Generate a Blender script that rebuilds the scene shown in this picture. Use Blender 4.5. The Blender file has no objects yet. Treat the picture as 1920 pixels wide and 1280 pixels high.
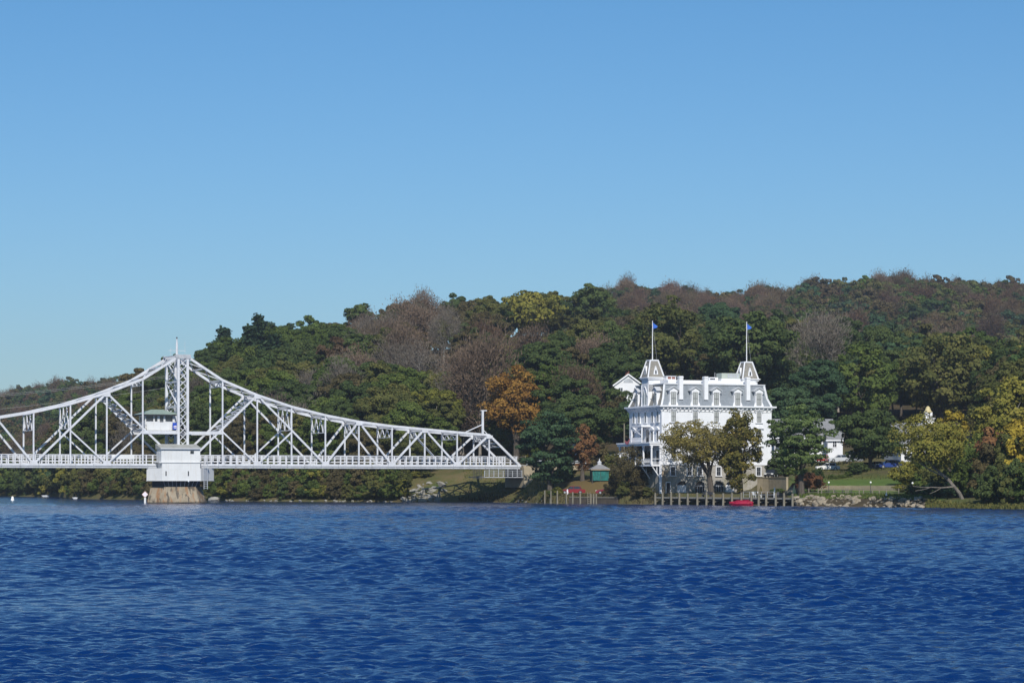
import bpy, bmesh, math, random
import numpy as np
from mathutils import Vector, Matrix

# ------------------------------------------------------------------ camera, sky, sun, exposure
SC = bpy.context.scene
COL = SC.collection
R = math.radians
F, HZ, CH = 4829.0, 908.0, 3.6          # focal length in photo pixels, horizon row, eye height over the river
SUN_AZ, SUN_EL = R(4), R(37)           # sun behind the viewer, a little to the right

cam_d = bpy.data.cameras.new('camera')
cam = bpy.data.objects.new('camera', cam_d)
COL.objects.link(cam)
cam.location = (0, 0, CH)
cam.rotation_euler = (R(90), 0, 0)
cam_d.sensor_width = 36
cam_d.lens = F / 1920 * 36
cam_d.shift_y = (HZ - 640) / 1920
cam_d.clip_start, cam_d.clip_end = 1, 9000
SC.camera = cam

world = bpy.data.worlds.new('World')
SC.world = world
world.use_nodes = True
wt = world.node_tree
bg = wt.nodes['Background']
sky = wt.nodes.new('ShaderNodeTexSky')
sky.sky_type = 'NISHITA'
sky.sun_disc = False
sky.sun_elevation = SUN_EL
sky.sun_rotation = math.pi - SUN_AZ
sky.altitude = 0
sky.air_density = 1.0
sky.dust_density = 0.5
sky.ozone_density = 3.0
tint = wt.nodes.new('ShaderNodeMix')          # clear, dry autumn air: deeper blue than the model's default
tint.data_type, tint.blend_type = 'RGBA', 'MULTIPLY'
tint.inputs[0].default_value = 1.0
wtc = wt.nodes.new('ShaderNodeTexCoord'); wsp = wt.nodes.new('ShaderNodeSeparateXYZ'); wrp = wt.nodes.new('ShaderNodeValToRGB')
wt.links.new(wtc.outputs['Generated'], wsp.inputs[0]); wt.links.new(wsp.outputs[2], wrp.inputs[0])
wrp.color_ramp.elements[0].position, wrp.color_ramp.elements[0].color = 0.0, (0.65, 0.81, 1.0, 1)
wrp.color_ramp.elements[1].position, wrp.color_ramp.elements[1].color = 0.22, (0.41, 0.76, 1.0, 1)
wt.links.new(wrp.outputs[0], tint.inputs[7])
wt.links.new(sky.outputs[0], tint.inputs[6])
wt.links.new(tint.outputs[2], bg.inputs[0])
bg.inputs[1].default_value = 0.098

sun_d = bpy.data.lights.new('sun', 'SUN')
sun_d.energy = 4.7
sun_d.angle = R(0.53)
sun_d.color = (1.0, 0.955, 0.88)
sun = bpy.data.objects.new('sun', sun_d)
COL.objects.link(sun)
sv = Vector((math.sin(SUN_AZ) * math.cos(SUN_EL), -math.cos(SUN_AZ) * math.cos(SUN_EL), math.sin(SUN_EL)))
sun.rotation_euler = sv.to_track_quat('Z', 'Y').to_euler()
sun.location = sv * 900

SC.view_settings.view_transform = 'Standard'
SC.view_settings.look = 'None'
SC.view_settings.exposure = 0.0
SC.view_settings.gamma = 1.0
SC.render.engine = 'CYCLES'
SC.cycles.use_denoising = True
SC.cycles.max_bounces = 6
SC.cycles.transparent_max_bounces = 6
SC.cycles.volume_bounces = 0

# ------------------------------------------------------------------ helpers
def wx(px, Y): return (px - 960) * Y / F
def wz(py, Y): return CH + (HZ - py) * Y / F
def upx(X, Y): return 960 + F * X / Y

def tag(o, label=None, cat=None, group=None, kind=None):
    if label: o['label'] = label
    if cat: o['category'] = cat
    if group: o['group'] = group
    if kind: o['kind'] = kind
    return o

def thing(name, label, cat, loc=(0, 0, 0), rz=0.0, group=None, scale=None):
    o = bpy.data.objects.new(name, None)
    COL.objects.link(o)
    o.empty_display_size = 0.3
    o.location = loc
    o.rotation_euler = (0, 0, rz)
    if 'wall' in name or 'fence' in name: o['kind'] = 'thing'
    if scale: o.scale = scale
    return tag(o, label, cat, group)

def put(name, mesh, parent=None, loc=None, rot=None, scale=None):
    o = bpy.data.objects.new(name, mesh)
    COL.objects.link(o)
    if parent: o.parent = parent
    if loc is not None: o.location = loc
    if rot is not None: o.rotation_euler = rot
    if scale is not None: o.scale = scale
    return o

class MB:
    """collects boxes, bars, tubes and prisms into one mesh"""
    def __init__(s): s.v, s.f, s.m, s.mi = [], [], [], 0
    def add(s, vs, fs):
        b = len(s.v)
        s.v += [tuple(v) for v in vs]
        s.f += [tuple(i + b for i in f) for f in fs]
        s.m += [s.mi] * len(fs)
        return s
    def box(s, x0, x1, y0, y1, z0, z1):
        vs = [(x, y, z) for z in (z0, z1) for y in (y0, y1) for x in (x0, x1)]
        return s.add(vs, [(0, 2, 3, 1), (4, 5, 7, 6), (0, 1, 5, 4), (2, 6, 7, 3), (0, 4, 6, 2), (1, 3, 7, 5)])
    def bar(s, p, q, w, h, up=(0, 0, 1)):
        p, q = Vector(p), Vector(q)
        d = (q - p).normalized()
        up = Vector(up)
        if abs(d.dot(up)) > 0.98: up = Vector((0, 1, 0))
        a = d.cross(up).normalized(); b = a.cross(d).normalized()
        a *= w / 2; b *= h / 2
        vs = [p - a - b, p + a - b, p + a + b, p - a + b, q - a - b, q + a - b, q + a + b, q - a + b]
        return s.add(vs, [(0, 3, 2, 1), (4, 5, 6, 7), (0, 1, 5, 4), (1, 2, 6, 5), (2, 3, 7, 6), (3, 0, 4, 7)])
    def tube(s, p, q, r0, r1=None, n=8, cap=True):
        p, q = Vector(p), Vector(q)
        r1 = r0 if r1 is None else r1
        d = (q - p).normalized()
        up = Vector((0, 0, 1)) if abs(d.z) < 0.95 else Vector((0, 1, 0))
        a = d.cross(up).normalized(); b = a.cross(d)
        vs = []
        for c, r in ((p, r0), (q, r1)):
            for i in range(n):
                t = 2 * math.pi * i / n
                vs.append(c + a * (r * math.cos(t)) + b * (r * math.sin(t)))
        fs = [(i, i + n, (i + 1) % n + n, (i + 1) % n) for i in range(n)]
        if cap: fs += [tuple(range(n)), tuple(range(2 * n - 1, n - 1, -1))]
        return s.add(vs, fs)
    def lathe(s, c, prof, n=12):
        vs, fs = [], []
        for r, z in prof:
            for i in range(n):
                t = 2 * math.pi * i / n
                vs.append((c[0] + r * math.cos(t), c[1] + r * math.sin(t), c[2] + z))
        for k in range(len(prof) - 1):
            for i in range(n):
                j = (i + 1) % n
                fs.append((k * n + i, k * n + j, (k + 1) * n + j, (k + 1) * n + i))
        fs += [tuple(range(n - 1, -1, -1)), tuple(range((len(prof) - 1) * n, len(prof) * n))]
        return s.add(vs, fs)
    def prism(s, poly, fn, a, b):
        """poly: 2D points; fn(u, v, w) -> 3D point; extruded from w=a to w=b"""
        n = len(poly)
        vs = [fn(u, v, a) for u, v in poly] + [fn(u, v, b) for u, v in poly]
        fs = [tuple(range(n)), tuple(range(2 * n - 1, n - 1, -1))] + [(i, i + n, (i + 1) % n + n, (i + 1) % n) for i in range(n)]
        return s.add(vs, fs)
    def frustum(s, lo, hi):
        """two rings of the same number of points"""
        n = len(lo)
        fs = [(i, (i + 1) % n, (i + 1) % n + n, i + n) for i in range(n)] + [tuple(range(n - 1, -1, -1)), tuple(range(n, 2 * n))]
        return s.add(list(lo) + list(hi), fs)
    def mesh(s, name, mat, smooth=False):
        me = bpy.data.meshes.new(name)
        me.from_pydata(s.v, [], s.f)
        for m in (mat if isinstance(mat, (list, tuple)) else [mat]): me.materials.append(m)
        if isinstance(mat, (list, tuple)): me.polygons.foreach_set('material_index', s.m)
        bm = bmesh.new(); bm.from_mesh(me)
        bmesh.ops.recalc_face_normals(bm, faces=bm.faces)
        bm.to_mesh(me); bm.free()
        if smooth: me.polygons.foreach_set('use_smooth', [True] * len(me.polygons))
        me.update()
        return me
    def build(s, name, mat, parent=None, smooth=False, **k):
        return put(name, s.mesh(name, mat, smooth), parent, **k)

# ------------------------------------------------------------------ materials
class NT:
    def __init__(s, name):
        s.m = bpy.data.materials.new(name); s.m.use_nodes = True
        s.t = s.m.node_tree; s.t.nodes.clear()
        s.out = s.n('ShaderNodeOutputMaterial')
    def n(s, typ, **k):
        nd = s.t.nodes.new(typ)
        for a, v in k.items():
            if a.startswith('i_'):
                key = a[2:]
                nd.inputs[int(key) if key.isdigit() else key.replace('_', ' ')].default_value = v
            else: setattr(nd, a, v)
        return nd
    def l(s, a, b): s.t.links.new(a, b)
    def mapping(s, scale=(1, 1, 1), coord='Object'):
        tc = s.n('ShaderNodeTexCoord'); mp = s.n('ShaderNodeMapping')
        s.l(tc.outputs[coord], mp.inputs[0]); mp.inputs['Scale'].default_value = scale
        return mp.outputs[0]
    def noise(s, vec, scale, detail=4, rough=0.55, w=None):
        n = s.n('ShaderNodeTexNoise', i_Scale=scale, i_Detail=detail, i_Roughness=rough)
        s.l(vec, n.inputs['Vector'])
        return n.outputs[0]
    def ramp(s, fac, stops):
        r = s.n('ShaderNodeValToRGB'); e = r.color_ramp.elements
        while len(e) < len(stops): e.new(0.5)
        for i, (p, c) in enumerate(stops):
            e[i].position = p; e[i].color = (*c, 1) if len(c) == 3 else c
        s.l(fac, r.inputs[0])
        return r.outputs[0]
    def mix(s, fac, a, b, blend='MIX'):
        m = s.n('ShaderNodeMix', data_type='RGBA', blend_type=blend)
        for sock, v in ((m.inputs[0], fac), (m.inputs[6], a), (m.inputs[7], b)):
            if hasattr(v, 'is_linked') or hasattr(v, 'links'): s.l(v, sock)
            else: sock.default_value = v if not isinstance(v, tuple) or len(v) == 4 else (*v, 1)
        return m.outputs[2]
    def math(s, op, a, b=0.0, c=0.0):
        m = s.n('ShaderNodeMath', operation=op)
        for i, v in enumerate((a, b, c)):
            if hasattr(v, 'links'): s.l(v, m.inputs[i])
            else: m.inputs[i].default_value = v
        return m.outputs[0]
    def principled(s, col, rough=0.6, bump=None, bstr=0.3, bdist=0.02, spec=0.4, metal=0.0, **k):
        p = s.n('ShaderNodeBsdfPrincipled', i_Roughness=rough, i_Metallic=metal)
        p.inputs['Specular IOR Level'].default_value = spec
        if hasattr(col, 'links'): s.l(col, p.inputs['Base Color'])
        else: p.inputs['Base Color'].default_value = (*col, 1)
        if bump is not None:
            b = s.n('ShaderNodeBump', i_Strength=bstr, i_Distance=bdist)
            s.l(bump, b.inputs['Height']); s.l(b.outputs[0], p.inputs['Normal'])
        s.l(p.outputs[0], s.out.inputs[0])
        return p

def paint(name, col, rough=0.5, vary=0.12, scale=1.3, grime=None, gfac=0.5, spec=0.4, vert=1.0, bstr=0.0, metal=0.0):
    """a plain surface with blotchy variation and, if given, streaks of grime"""
    t = NT(name); v = t.mapping((1, 1, vert))
    n1 = t.noise(v, scale, 5)
    dk = tuple(c * (1 - vary) for c in col); lt = tuple(min(1, c * (1 + vary * 0.6)) for c in col)
    c = t.ramp(n1, [(0.3, dk), (0.7, lt)])
    if grime:
        v2 = t.mapping((3, 3, 0.35))
        g = t.ramp(t.noise(v2, scale * 1.7, 6, 0.65), [(0.52, (0, 0, 0)), (0.72, (gfac,) * 3)])
        c = t.mix(g, c, grime)
    t.principled(c, rough, t.noise(v, scale * 14, 3) if bstr else None, bstr, 0.03, spec, metal)
    return t.m

M = {}
M['steel'] = paint('white_steel_paint', (0.61, 0.62, 0.65), 0.5, 0.14, 0.8, (0.36, 0.30, 0.25), 0.35)
M['steel_grey'] = paint('grey_steel_paint', (0.42, 0.44, 0.47), 0.5, 0.2, 1.0, (0.25, 0.18, 0.12), 0.4)
M['dark_steel'] = paint('dark_steel', (0.05, 0.052, 0.058), 0.6, 0.3, 1.5, (0.14, 0.08, 0.05), 0.5)
M['asphalt'] = paint('asphalt', (0.055, 0.055, 0.058), 0.9, 0.25, 2)
M['panel'] = paint('white_sheet_panel', (0.66, 0.665, 0.66), 0.5, 0.07, 0.5, (0.45, 0.40, 0.33), 0.4)
M['green_roof'] = paint('green_metal_roof', (0.26, 0.33, 0.28), 0.5, 0.15, 1.5)
M['flat_roof'] = paint('grey_felt_roof', (0.36, 0.36, 0.33), 0.85, 0.2, 1.0)
M['blue'] = paint('blue_sign_paint', (0.02, 0.07, 0.42), 0.4, 0.05)
M['white'] = paint('white_trim_paint', (0.74, 0.74, 0.755), 0.5, 0.05, 1.2)
M['pinkish'] = paint('faded_sign_paint', (0.74, 0.68, 0.74), 0.4, 0.08, 2)
M['red_edge'] = paint('faded_orange_sign_edge', (0.60, 0.42, 0.37), 0.5, 0.1)
M['grey_trim'] = paint('grey_trim_paint', (0.50, 0.51, 0.53), 0.55, 0.08)
M['pane_light'] = paint('curtained_pane', (0.36, 0.37, 0.36), 0.12, 0.18, 0.9, spec=0.6)
M['pane'] = paint('dark_pane', (0.03, 0.035, 0.045), 0.08, 0.3, 0.8, spec=0.7)
M['sash'] = paint('sash_paint', (0.16, 0.16, 0.16), 0.5, 0.1)
M['brick'] = paint('brick_chimney', (0.24, 0.10, 0.075), 0.9, 0.3, 6)
M['wood'] = paint('weathered_wood', (0.21, 0.19, 0.145), 0.85, 0.3, 2.5, (0.12, 0.11, 0.085), 0.6, vert=0.3)
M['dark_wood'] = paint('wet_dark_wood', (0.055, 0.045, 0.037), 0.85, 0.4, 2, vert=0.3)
M['deck_wood'] = paint('dock_boards', (0.27, 0.255, 0.22), 0.85, 0.25, 3)
M['tan_wall'] = paint('tan_concrete', (0.36, 0.30, 0.205), 0.9, 0.18, 1.2, (0.2, 0.16, 0.11), 0.5, bstr=0.3)
M['teal'] = paint('teal_tarpaulin', (0.008, 0.135, 0.12), 0.5, 0.55, 5.0, vert=0.4)
M['shingle'] = paint('grey_shingles', (0.22, 0.22, 0.225), 0.85, 0.2, 3, (0.16, 0.17, 0.13), 0.4)
M['gold'] = paint('cream_cupola_roof', (0.56, 0.47, 0.25), 0.5, 0.12, 2)
M['rubber'] = paint('tyre_rubber', (0.025, 0.025, 0.026), 0.8, 0.2)
M['rim'] = paint('silver_rim', (0.55, 0.56, 0.58), 0.3, 0.1, metal=0.6)
M['glass_car'] = paint('car_glass', (0.02, 0.023, 0.028), 0.05, 0.2, spec=0.8)
M['lamp_white'] = paint('white_lamp_globe', (0.85, 0.85, 0.83), 0.3, 0.04)
M['amber'] = paint('amber_lens', (0.80, 0.30, 0.10), 0.25, 0.1)
M['tail_red'] = paint('red_lens', (0.45, 0.02, 0.03), 0.25, 0.1)
M['flag'] = paint('blue_flag_cloth', (0.035, 0.13, 0.52), 0.8, 0.15, 2)
M['red_cloth'] = paint('red_striped_cloth', (0.55, 0.16, 0.17), 0.85, 0.3, 4)
M['hvac'] = paint('pale_green_metal', (0.42, 0.46, 0.40), 0.5, 0.1)
M['boat_red'] = paint('red_boat_hull', (0.36, 0.012, 0.045), 0.35, 0.2, 1.6)
M['porch_shade'] = paint('porch_wall_paint', (0.42, 0.45, 0.48), 0.6, 0.1)  # white wall toned bluish grey, porch roof shade put into the colour
M['yellow'] = paint('pale_yellow_canvas', (0.66, 0.58, 0.30), 0.8, 0.1)
M['bird'] = paint('white_feathers', (0.82, 0.82, 0.80), 0.7, 0.05)
M['rust_barge'] = paint('dark_red_paint', (0.22, 0.015, 0.02), 0.4, 0.15)
for nm, c in (('car_white', (0.76, 0.75, 0.73)), ('car_red', (0.20, 0.006, 0.010)), ('car_blue', (0.025, 0.055, 0.22)),
              ('car_black', (0.018, 0.018, 0.021)), ('car_silver', (0.50, 0.52, 0.54)), ('car_bright_red', (0.45, 0.02, 0.02)),
              ('car_maroon', (0.19, 0.008, 0.03))):
    M[nm] = paint(nm + '_paint', c, 0.22, 0.05, 1, spec=0.7)

def clapboard():
    t = NT('white_clapboard'); v = t.mapping()
    w = t.n('ShaderNodeTexWave', wave_type='BANDS', bands_direction='Z', wave_profile='SAW', i_Scale=1.15, i_Distortion=0.0)
    t.l(v, w.inputs[0])
    c = t.ramp(t.noise(v, 0.6, 5), [(0.3, (0.68, 0.685, 0.70)), (0.7, (0.75, 0.75, 0.765))])
    t.principled(c, 0.55, w.outputs[1], 0.35, 0.03, 0.35)
    return t.m
M['clap'] = clapboard()

def stone(name, a, b, mortar, scale, vine=None):
    t = NT(name); v = t.mapping((1, 1, 1.6))
    vo = t.n('ShaderNodeTexVoronoi', i_Scale=scale); t.l(v, vo.inputs['Vector'])
    vd = t.n('ShaderNodeTexVoronoi', feature='DISTANCE_TO_EDGE', i_Scale=scale); t.l(v, vd.inputs['Vector'])
    c = t.mix(t.noise(v, 1.0, 6, 0.7), a, b)
    hs = t.n('ShaderNodeSeparateColor'); t.l(vo.outputs['Color'], hs.inputs[0])
    c = t.mix(t.math('MULTIPLY', hs.outputs[0], 0.4), c, tuple(x * 0.5 for x in a))
    edge = t.ramp(vd.outputs['Distance'], [(0.0, (1, 1, 1)), (0.06, (0, 0, 0))])
    c = t.mix(edge, c, mortar)
    if vine:
        g = t.ramp(t.noise(t.mapping((1, 1, 0.6)), 0.5, 8, 0.7), [(0.50, (0, 0, 0)), (0.62, (0.75,) * 3)])
        c = t.mix(g, c, vine)
    t.principled(c, 0.9, vd.outputs['Distance'], 0.5, 0.05, 0.2)
    return t.m
M['stone'] = stone('rubble_stone_wall', (0.40, 0.37, 0.32), (0.30, 0.28, 0.25), (0.43, 0.41, 0.37), 1.7, (0.19, 0.175, 0.10))
M['brown_stone'] = paint('brown_stone_quoins', (0.34, 0.26, 0.175), 0.9, 0.25, 2.0, bstr=0.3)

def slate(name, col, dk):
    t = NT(name); v = t.mapping()
    br = t.n('ShaderNodeTexWave', wave_type='BANDS', bands_direction='Z', wave_profile='SAW', i_Scale=1.3, i_Distortion=0.3)
    t.l(v, br.inputs[0])
    vo = t.n('ShaderNodeTexVoronoi', i_Scale=2.6); t.l(v, vo.inputs['Vector'])
    hs = t.n('ShaderNodeSeparateColor'); t.l(vo.outputs['Color'], hs.inputs[0])
    c = t.mix(hs.outputs[0], col, dk)
    c = t.mix(t.math('MULTIPLY', t.noise(v, 0.4, 5), 0.5), c, dk)
    t.principled(c, 0.6, br.outputs[1], 0.4, 0.02, 0.4)
    return t.m
M['slate'] = slate('blue_grey_slate', (0.245, 0.27, 0.30), (0.18, 0.20, 0.222))
M['slate_brown'] = slate('brown_grey_slate', (0.275, 0.255, 0.22), (0.19, 0.175, 0.15))

def concrete_pier():
    t = NT('stained_concrete'); v = t.mapping()
    c = t.ramp(t.noise(v, 0.5, 7, 0.65), [(0.3, (0.20, 0.165, 0.115)), (0.55, (0.32, 0.27, 0.20)), (0.75, (0.40, 0.35, 0.27))])
    sv_ = t.mapping((1.0, 1.0, 0.07))
    rust = t.ramp(t.noise(sv_, 0.9, 5, 0.7), [(0.49, (0, 0, 0)), (0.62, (0.8,) * 3)])
    c = t.mix(rust, c, (0.27, 0.13, 0.05))
    blk = t.ramp(t.noise(t.mapping((1.3, 1.3, 0.05)), 1.1, 4, 0.6), [(0.54, (0, 0, 0)), (0.59, (0.8,) * 3)])
    c = t.mix(blk, c, (0.07, 0.06, 0.05))
    sep = t.n('ShaderNodeSeparateXYZ'); t.l(v, sep.inputs[0])
    tide = t.ramp(t.math('ADD', sep.outputs[2], t.math('MULTIPLY', t.noise(v, 1.5), 0.4)), [(0.3, (1, 1, 1)), (0.62, (0, 0, 0))])
    c = t.mix(tide, c, (0.06, 0.055, 0.045))
    t.principled(c, 0.9, t.noise(v, 5, 6), 0.5, 0.06, 0.2)
    return t.m
M['concrete'] = concrete_pier()

def rockmat(name, a, b, d):
    t = NT(name); v = t.mapping()
    oi = t.n('ShaderNodeObjectInfo')
    c = t.ramp(t.noise(v, 1.6, 7, 0.7), [(0.3, d), (0.5, b), (0.72, a)])
    c = t.mix(t.math('MULTIPLY', oi.outputs['Random'], 0.45), c, d)
    t.principled(c, 0.9, t.noise(v, 5, 6), 0.6, 0.08, 0.2)
    return t.m
M['rock_grey'] = rockmat('grey_rock', (0.40, 0.39, 0.36), (0.28, 0.27, 0.24), (0.13, 0.12, 0.095))
M['rock_tan'] = rockmat('tan_rock', (0.44, 0.39, 0.31), (0.30, 0.255, 0.19), (0.14, 0.115, 0.08))

def leafmat(name, c0, c1, c2, trans=0.28, rnd=0.4):
    t = NT(name)
    at = t.n('ShaderNodeAttribute', attribute_name='tone')
    oi = t.n('ShaderNodeObjectInfo')
    f = t.math('ADD', at.outputs['Fac'], t.math('MULTIPLY', t.math('SUBTRACT', oi.outputs['Random'], 0.5), rnd))
    c = t.ramp(f, [(0.1, c0), (0.5, c1), (0.92, c2)])
    d = t.n('ShaderNodeBsdfDiffuse'); tr = t.n('ShaderNodeBsdfTranslucent')
    t.l(c, d.inputs[0]); t.l(c, tr.inputs[0])
    mx = t.n('ShaderNodeMixShader', i_0=trans)
    t.l(d.outputs[0], mx.inputs[1]); t.l(tr.outputs[0], mx.inputs[2])
    t.l(mx.outputs[0], t.out.inputs[0])
    return t.m
LEAF = {
    'dark':   leafmat('dark_green_leaves',  (0.046, 0.068, 0.027), (0.074, 0.104, 0.036), (0.106, 0.134, 0.045)),
    'green':  leafmat('green_leaves',       (0.062, 0.090, 0.026), (0.094, 0.130, 0.034), (0.140, 0.172, 0.044)),
    'olive':  leafmat('olive_leaves',       (0.075, 0.087, 0.030), (0.117, 0.123, 0.039), (0.173, 0.158, 0.051)),
    'yellow': leafmat('yellow_green_leaves',(0.105, 0.115, 0.028), (0.190, 0.185, 0.040), (0.285, 0.250, 0.055)),
    'gold':   leafmat('golden_leaves',      (0.225, 0.165, 0.030), (0.390, 0.300, 0.045), (0.510, 0.405, 0.068)),
    'brown':  leafmat('brown_olive_leaves', (0.066, 0.058, 0.030), (0.102, 0.086, 0.042), (0.150, 0.122, 0.056)),
    'rust':   leafmat('rusty_leaves',       (0.120, 0.062, 0.038), (0.195, 0.098, 0.050), (0.260, 0.145, 0.062)),
    'orange': leafmat('orange_leaves',      (0.200, 0.105, 0.032), (0.330, 0.185, 0.045), (0.400, 0.265, 0.060)),
    'bare':   leafmat('grey_brown_twigs',   (0.100, 0.085, 0.068), (0.150, 0.128, 0.104), (0.205, 0.178, 0.148), 0.1),
    'redbare':leafmat('reddish_twigs',      (0.105, 0.076, 0.056), (0.150, 0.108, 0.078), (0.200, 0.145, 0.105), 0.1),
    'pine':   leafmat('pine_needles',       (0.032, 0.058, 0.032), (0.052, 0.088, 0.044), (0.076, 0.114, 0.056)),
    'bluegreen': leafmat('cool_green_leaves', (0.038, 0.068, 0.036), (0.062, 0.108, 0.052), (0.092, 0.140, 0.066)),
    'locust': leafmat('light_locust_leaves', (0.075, 0.112, 0.040), (0.115, 0.160, 0.054), (0.160, 0.205, 0.070)),
    'bronze': leafmat('bronze_olive_leaves', (0.150, 0.125, 0.038), (0.260, 0.215, 0.062), (0.370, 0.300, 0.095)),
    'magnolia': leafmat('glossy_brown_green_leaves', (0.065, 0.070, 0.022), (0.150, 0.135, 0.036), (0.320, 0.235, 0.062)),
}
def barkmat(name, a, b):
    t = NT(name); v = t.mapping((1, 1, 0.25))
    c = t.ramp(t.noise(v, 3, 6, 0.7), [(0.35, a), (0.7, b)])
    t.principled(c, 0.9, t.noise(v, 8, 4), 0.5, 0.03, 0.2)
    return t.m
M['bark'] = barkmat('dark_bark', (0.055, 0.045, 0.037), (0.13, 0.11, 0.09))
M['bark_mid'] = barkmat('grey_bark', (0.10, 0.088, 0.075), (0.24, 0.215, 0.185))
M['bark_pale'] = barkmat('pale_grey_bark', (0.20, 0.18, 0.16), (0.38, 0.35, 0.31))

def groundmat():
    t = NT('river_bank_ground'); v = t.mapping()
    at = t.n('ShaderNodeAttribute', attribute_name='cover')
    sp = t.n('ShaderNodeSeparateColor'); t.l(at.outputs['Color'], sp.inputs[0])
    n1 = t.noise(v, 0.35, 7, 0.65)
    litter = t.ramp(n1, [(0.3, (0.045, 0.036, 0.022)), (0.7, (0.11, 0.085, 0.05))])
    lawn = t.ramp(t.noise(v, 0.5, 8, 0.7), [(0.3, (0.075, 0.118, 0.024)), (0.55, (0.098, 0.15, 0.031)), (0.75, (0.14, 0.165, 0.048))])
    rough = t.ramp(t.noise(v, 0.22, 8, 0.7), [(0.32, (0.06, 0.085, 0.022)), (0.5, (0.115, 0.105, 0.042)), (0.68, (0.165, 0.12, 0.062))])
    c = t.mix(sp.outputs[0], litter, lawn)
    c = t.mix(sp.outputs[1], c, rough)
    c = t.mix(sp.outputs[2], c, (0.15, 0.105, 0.042))
    t.principled(c, 0.95, t.noise(v, 3, 6), 0.7, 0.2, 0.1)
    return t.m
M['ground'] = groundmat()

def watermat():
    t = NT('river_water')
    g = t.n('ShaderNodeNewGeometry')
    mp = t.n('ShaderNodeMapping'); t.l(g.outputs['Position'], mp.inputs[0])
    mp.inputs['Rotation'].default_value = (0, 0, R(12)); mp.inputs['Scale'].default_value = (0.75, 1.0, 1.0)
    v = mp.outputs[0]
    h = t.math('MULTIPLY', t.noise(v, 2.2, 3, 0.6), 0.20)
    h = t.math('ADD', h, t.math('MULTIPLY', t.noise(v, 6.0, 3, 0.65), 0.10))
    h = t.math('ADD', h, t.math('MULTIPLY', t.noise(v, 0.7, 2, 0.5), 0.30))
    b = t.n('ShaderNodeBump', i_Distance=0.45, i_Strength=0.8)
    t.l(h, b.inputs['Height'])
    p = t.n('ShaderNodeBsdfPrincipled', i_Roughness=0.09, i_IOR=1.21)
    p.inputs['Base Color'].default_value = (0.002, 0.024, 0.112, 1)
    p.inputs['Specular Tint'].default_value = (0.27, 0.70, 1.0, 1)
    t.l(b.outputs[0], p.inputs['Normal'])
    t.l(p.outputs[0], t.out.inputs[0])
    return t.m
M['water'] = watermat()

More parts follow.
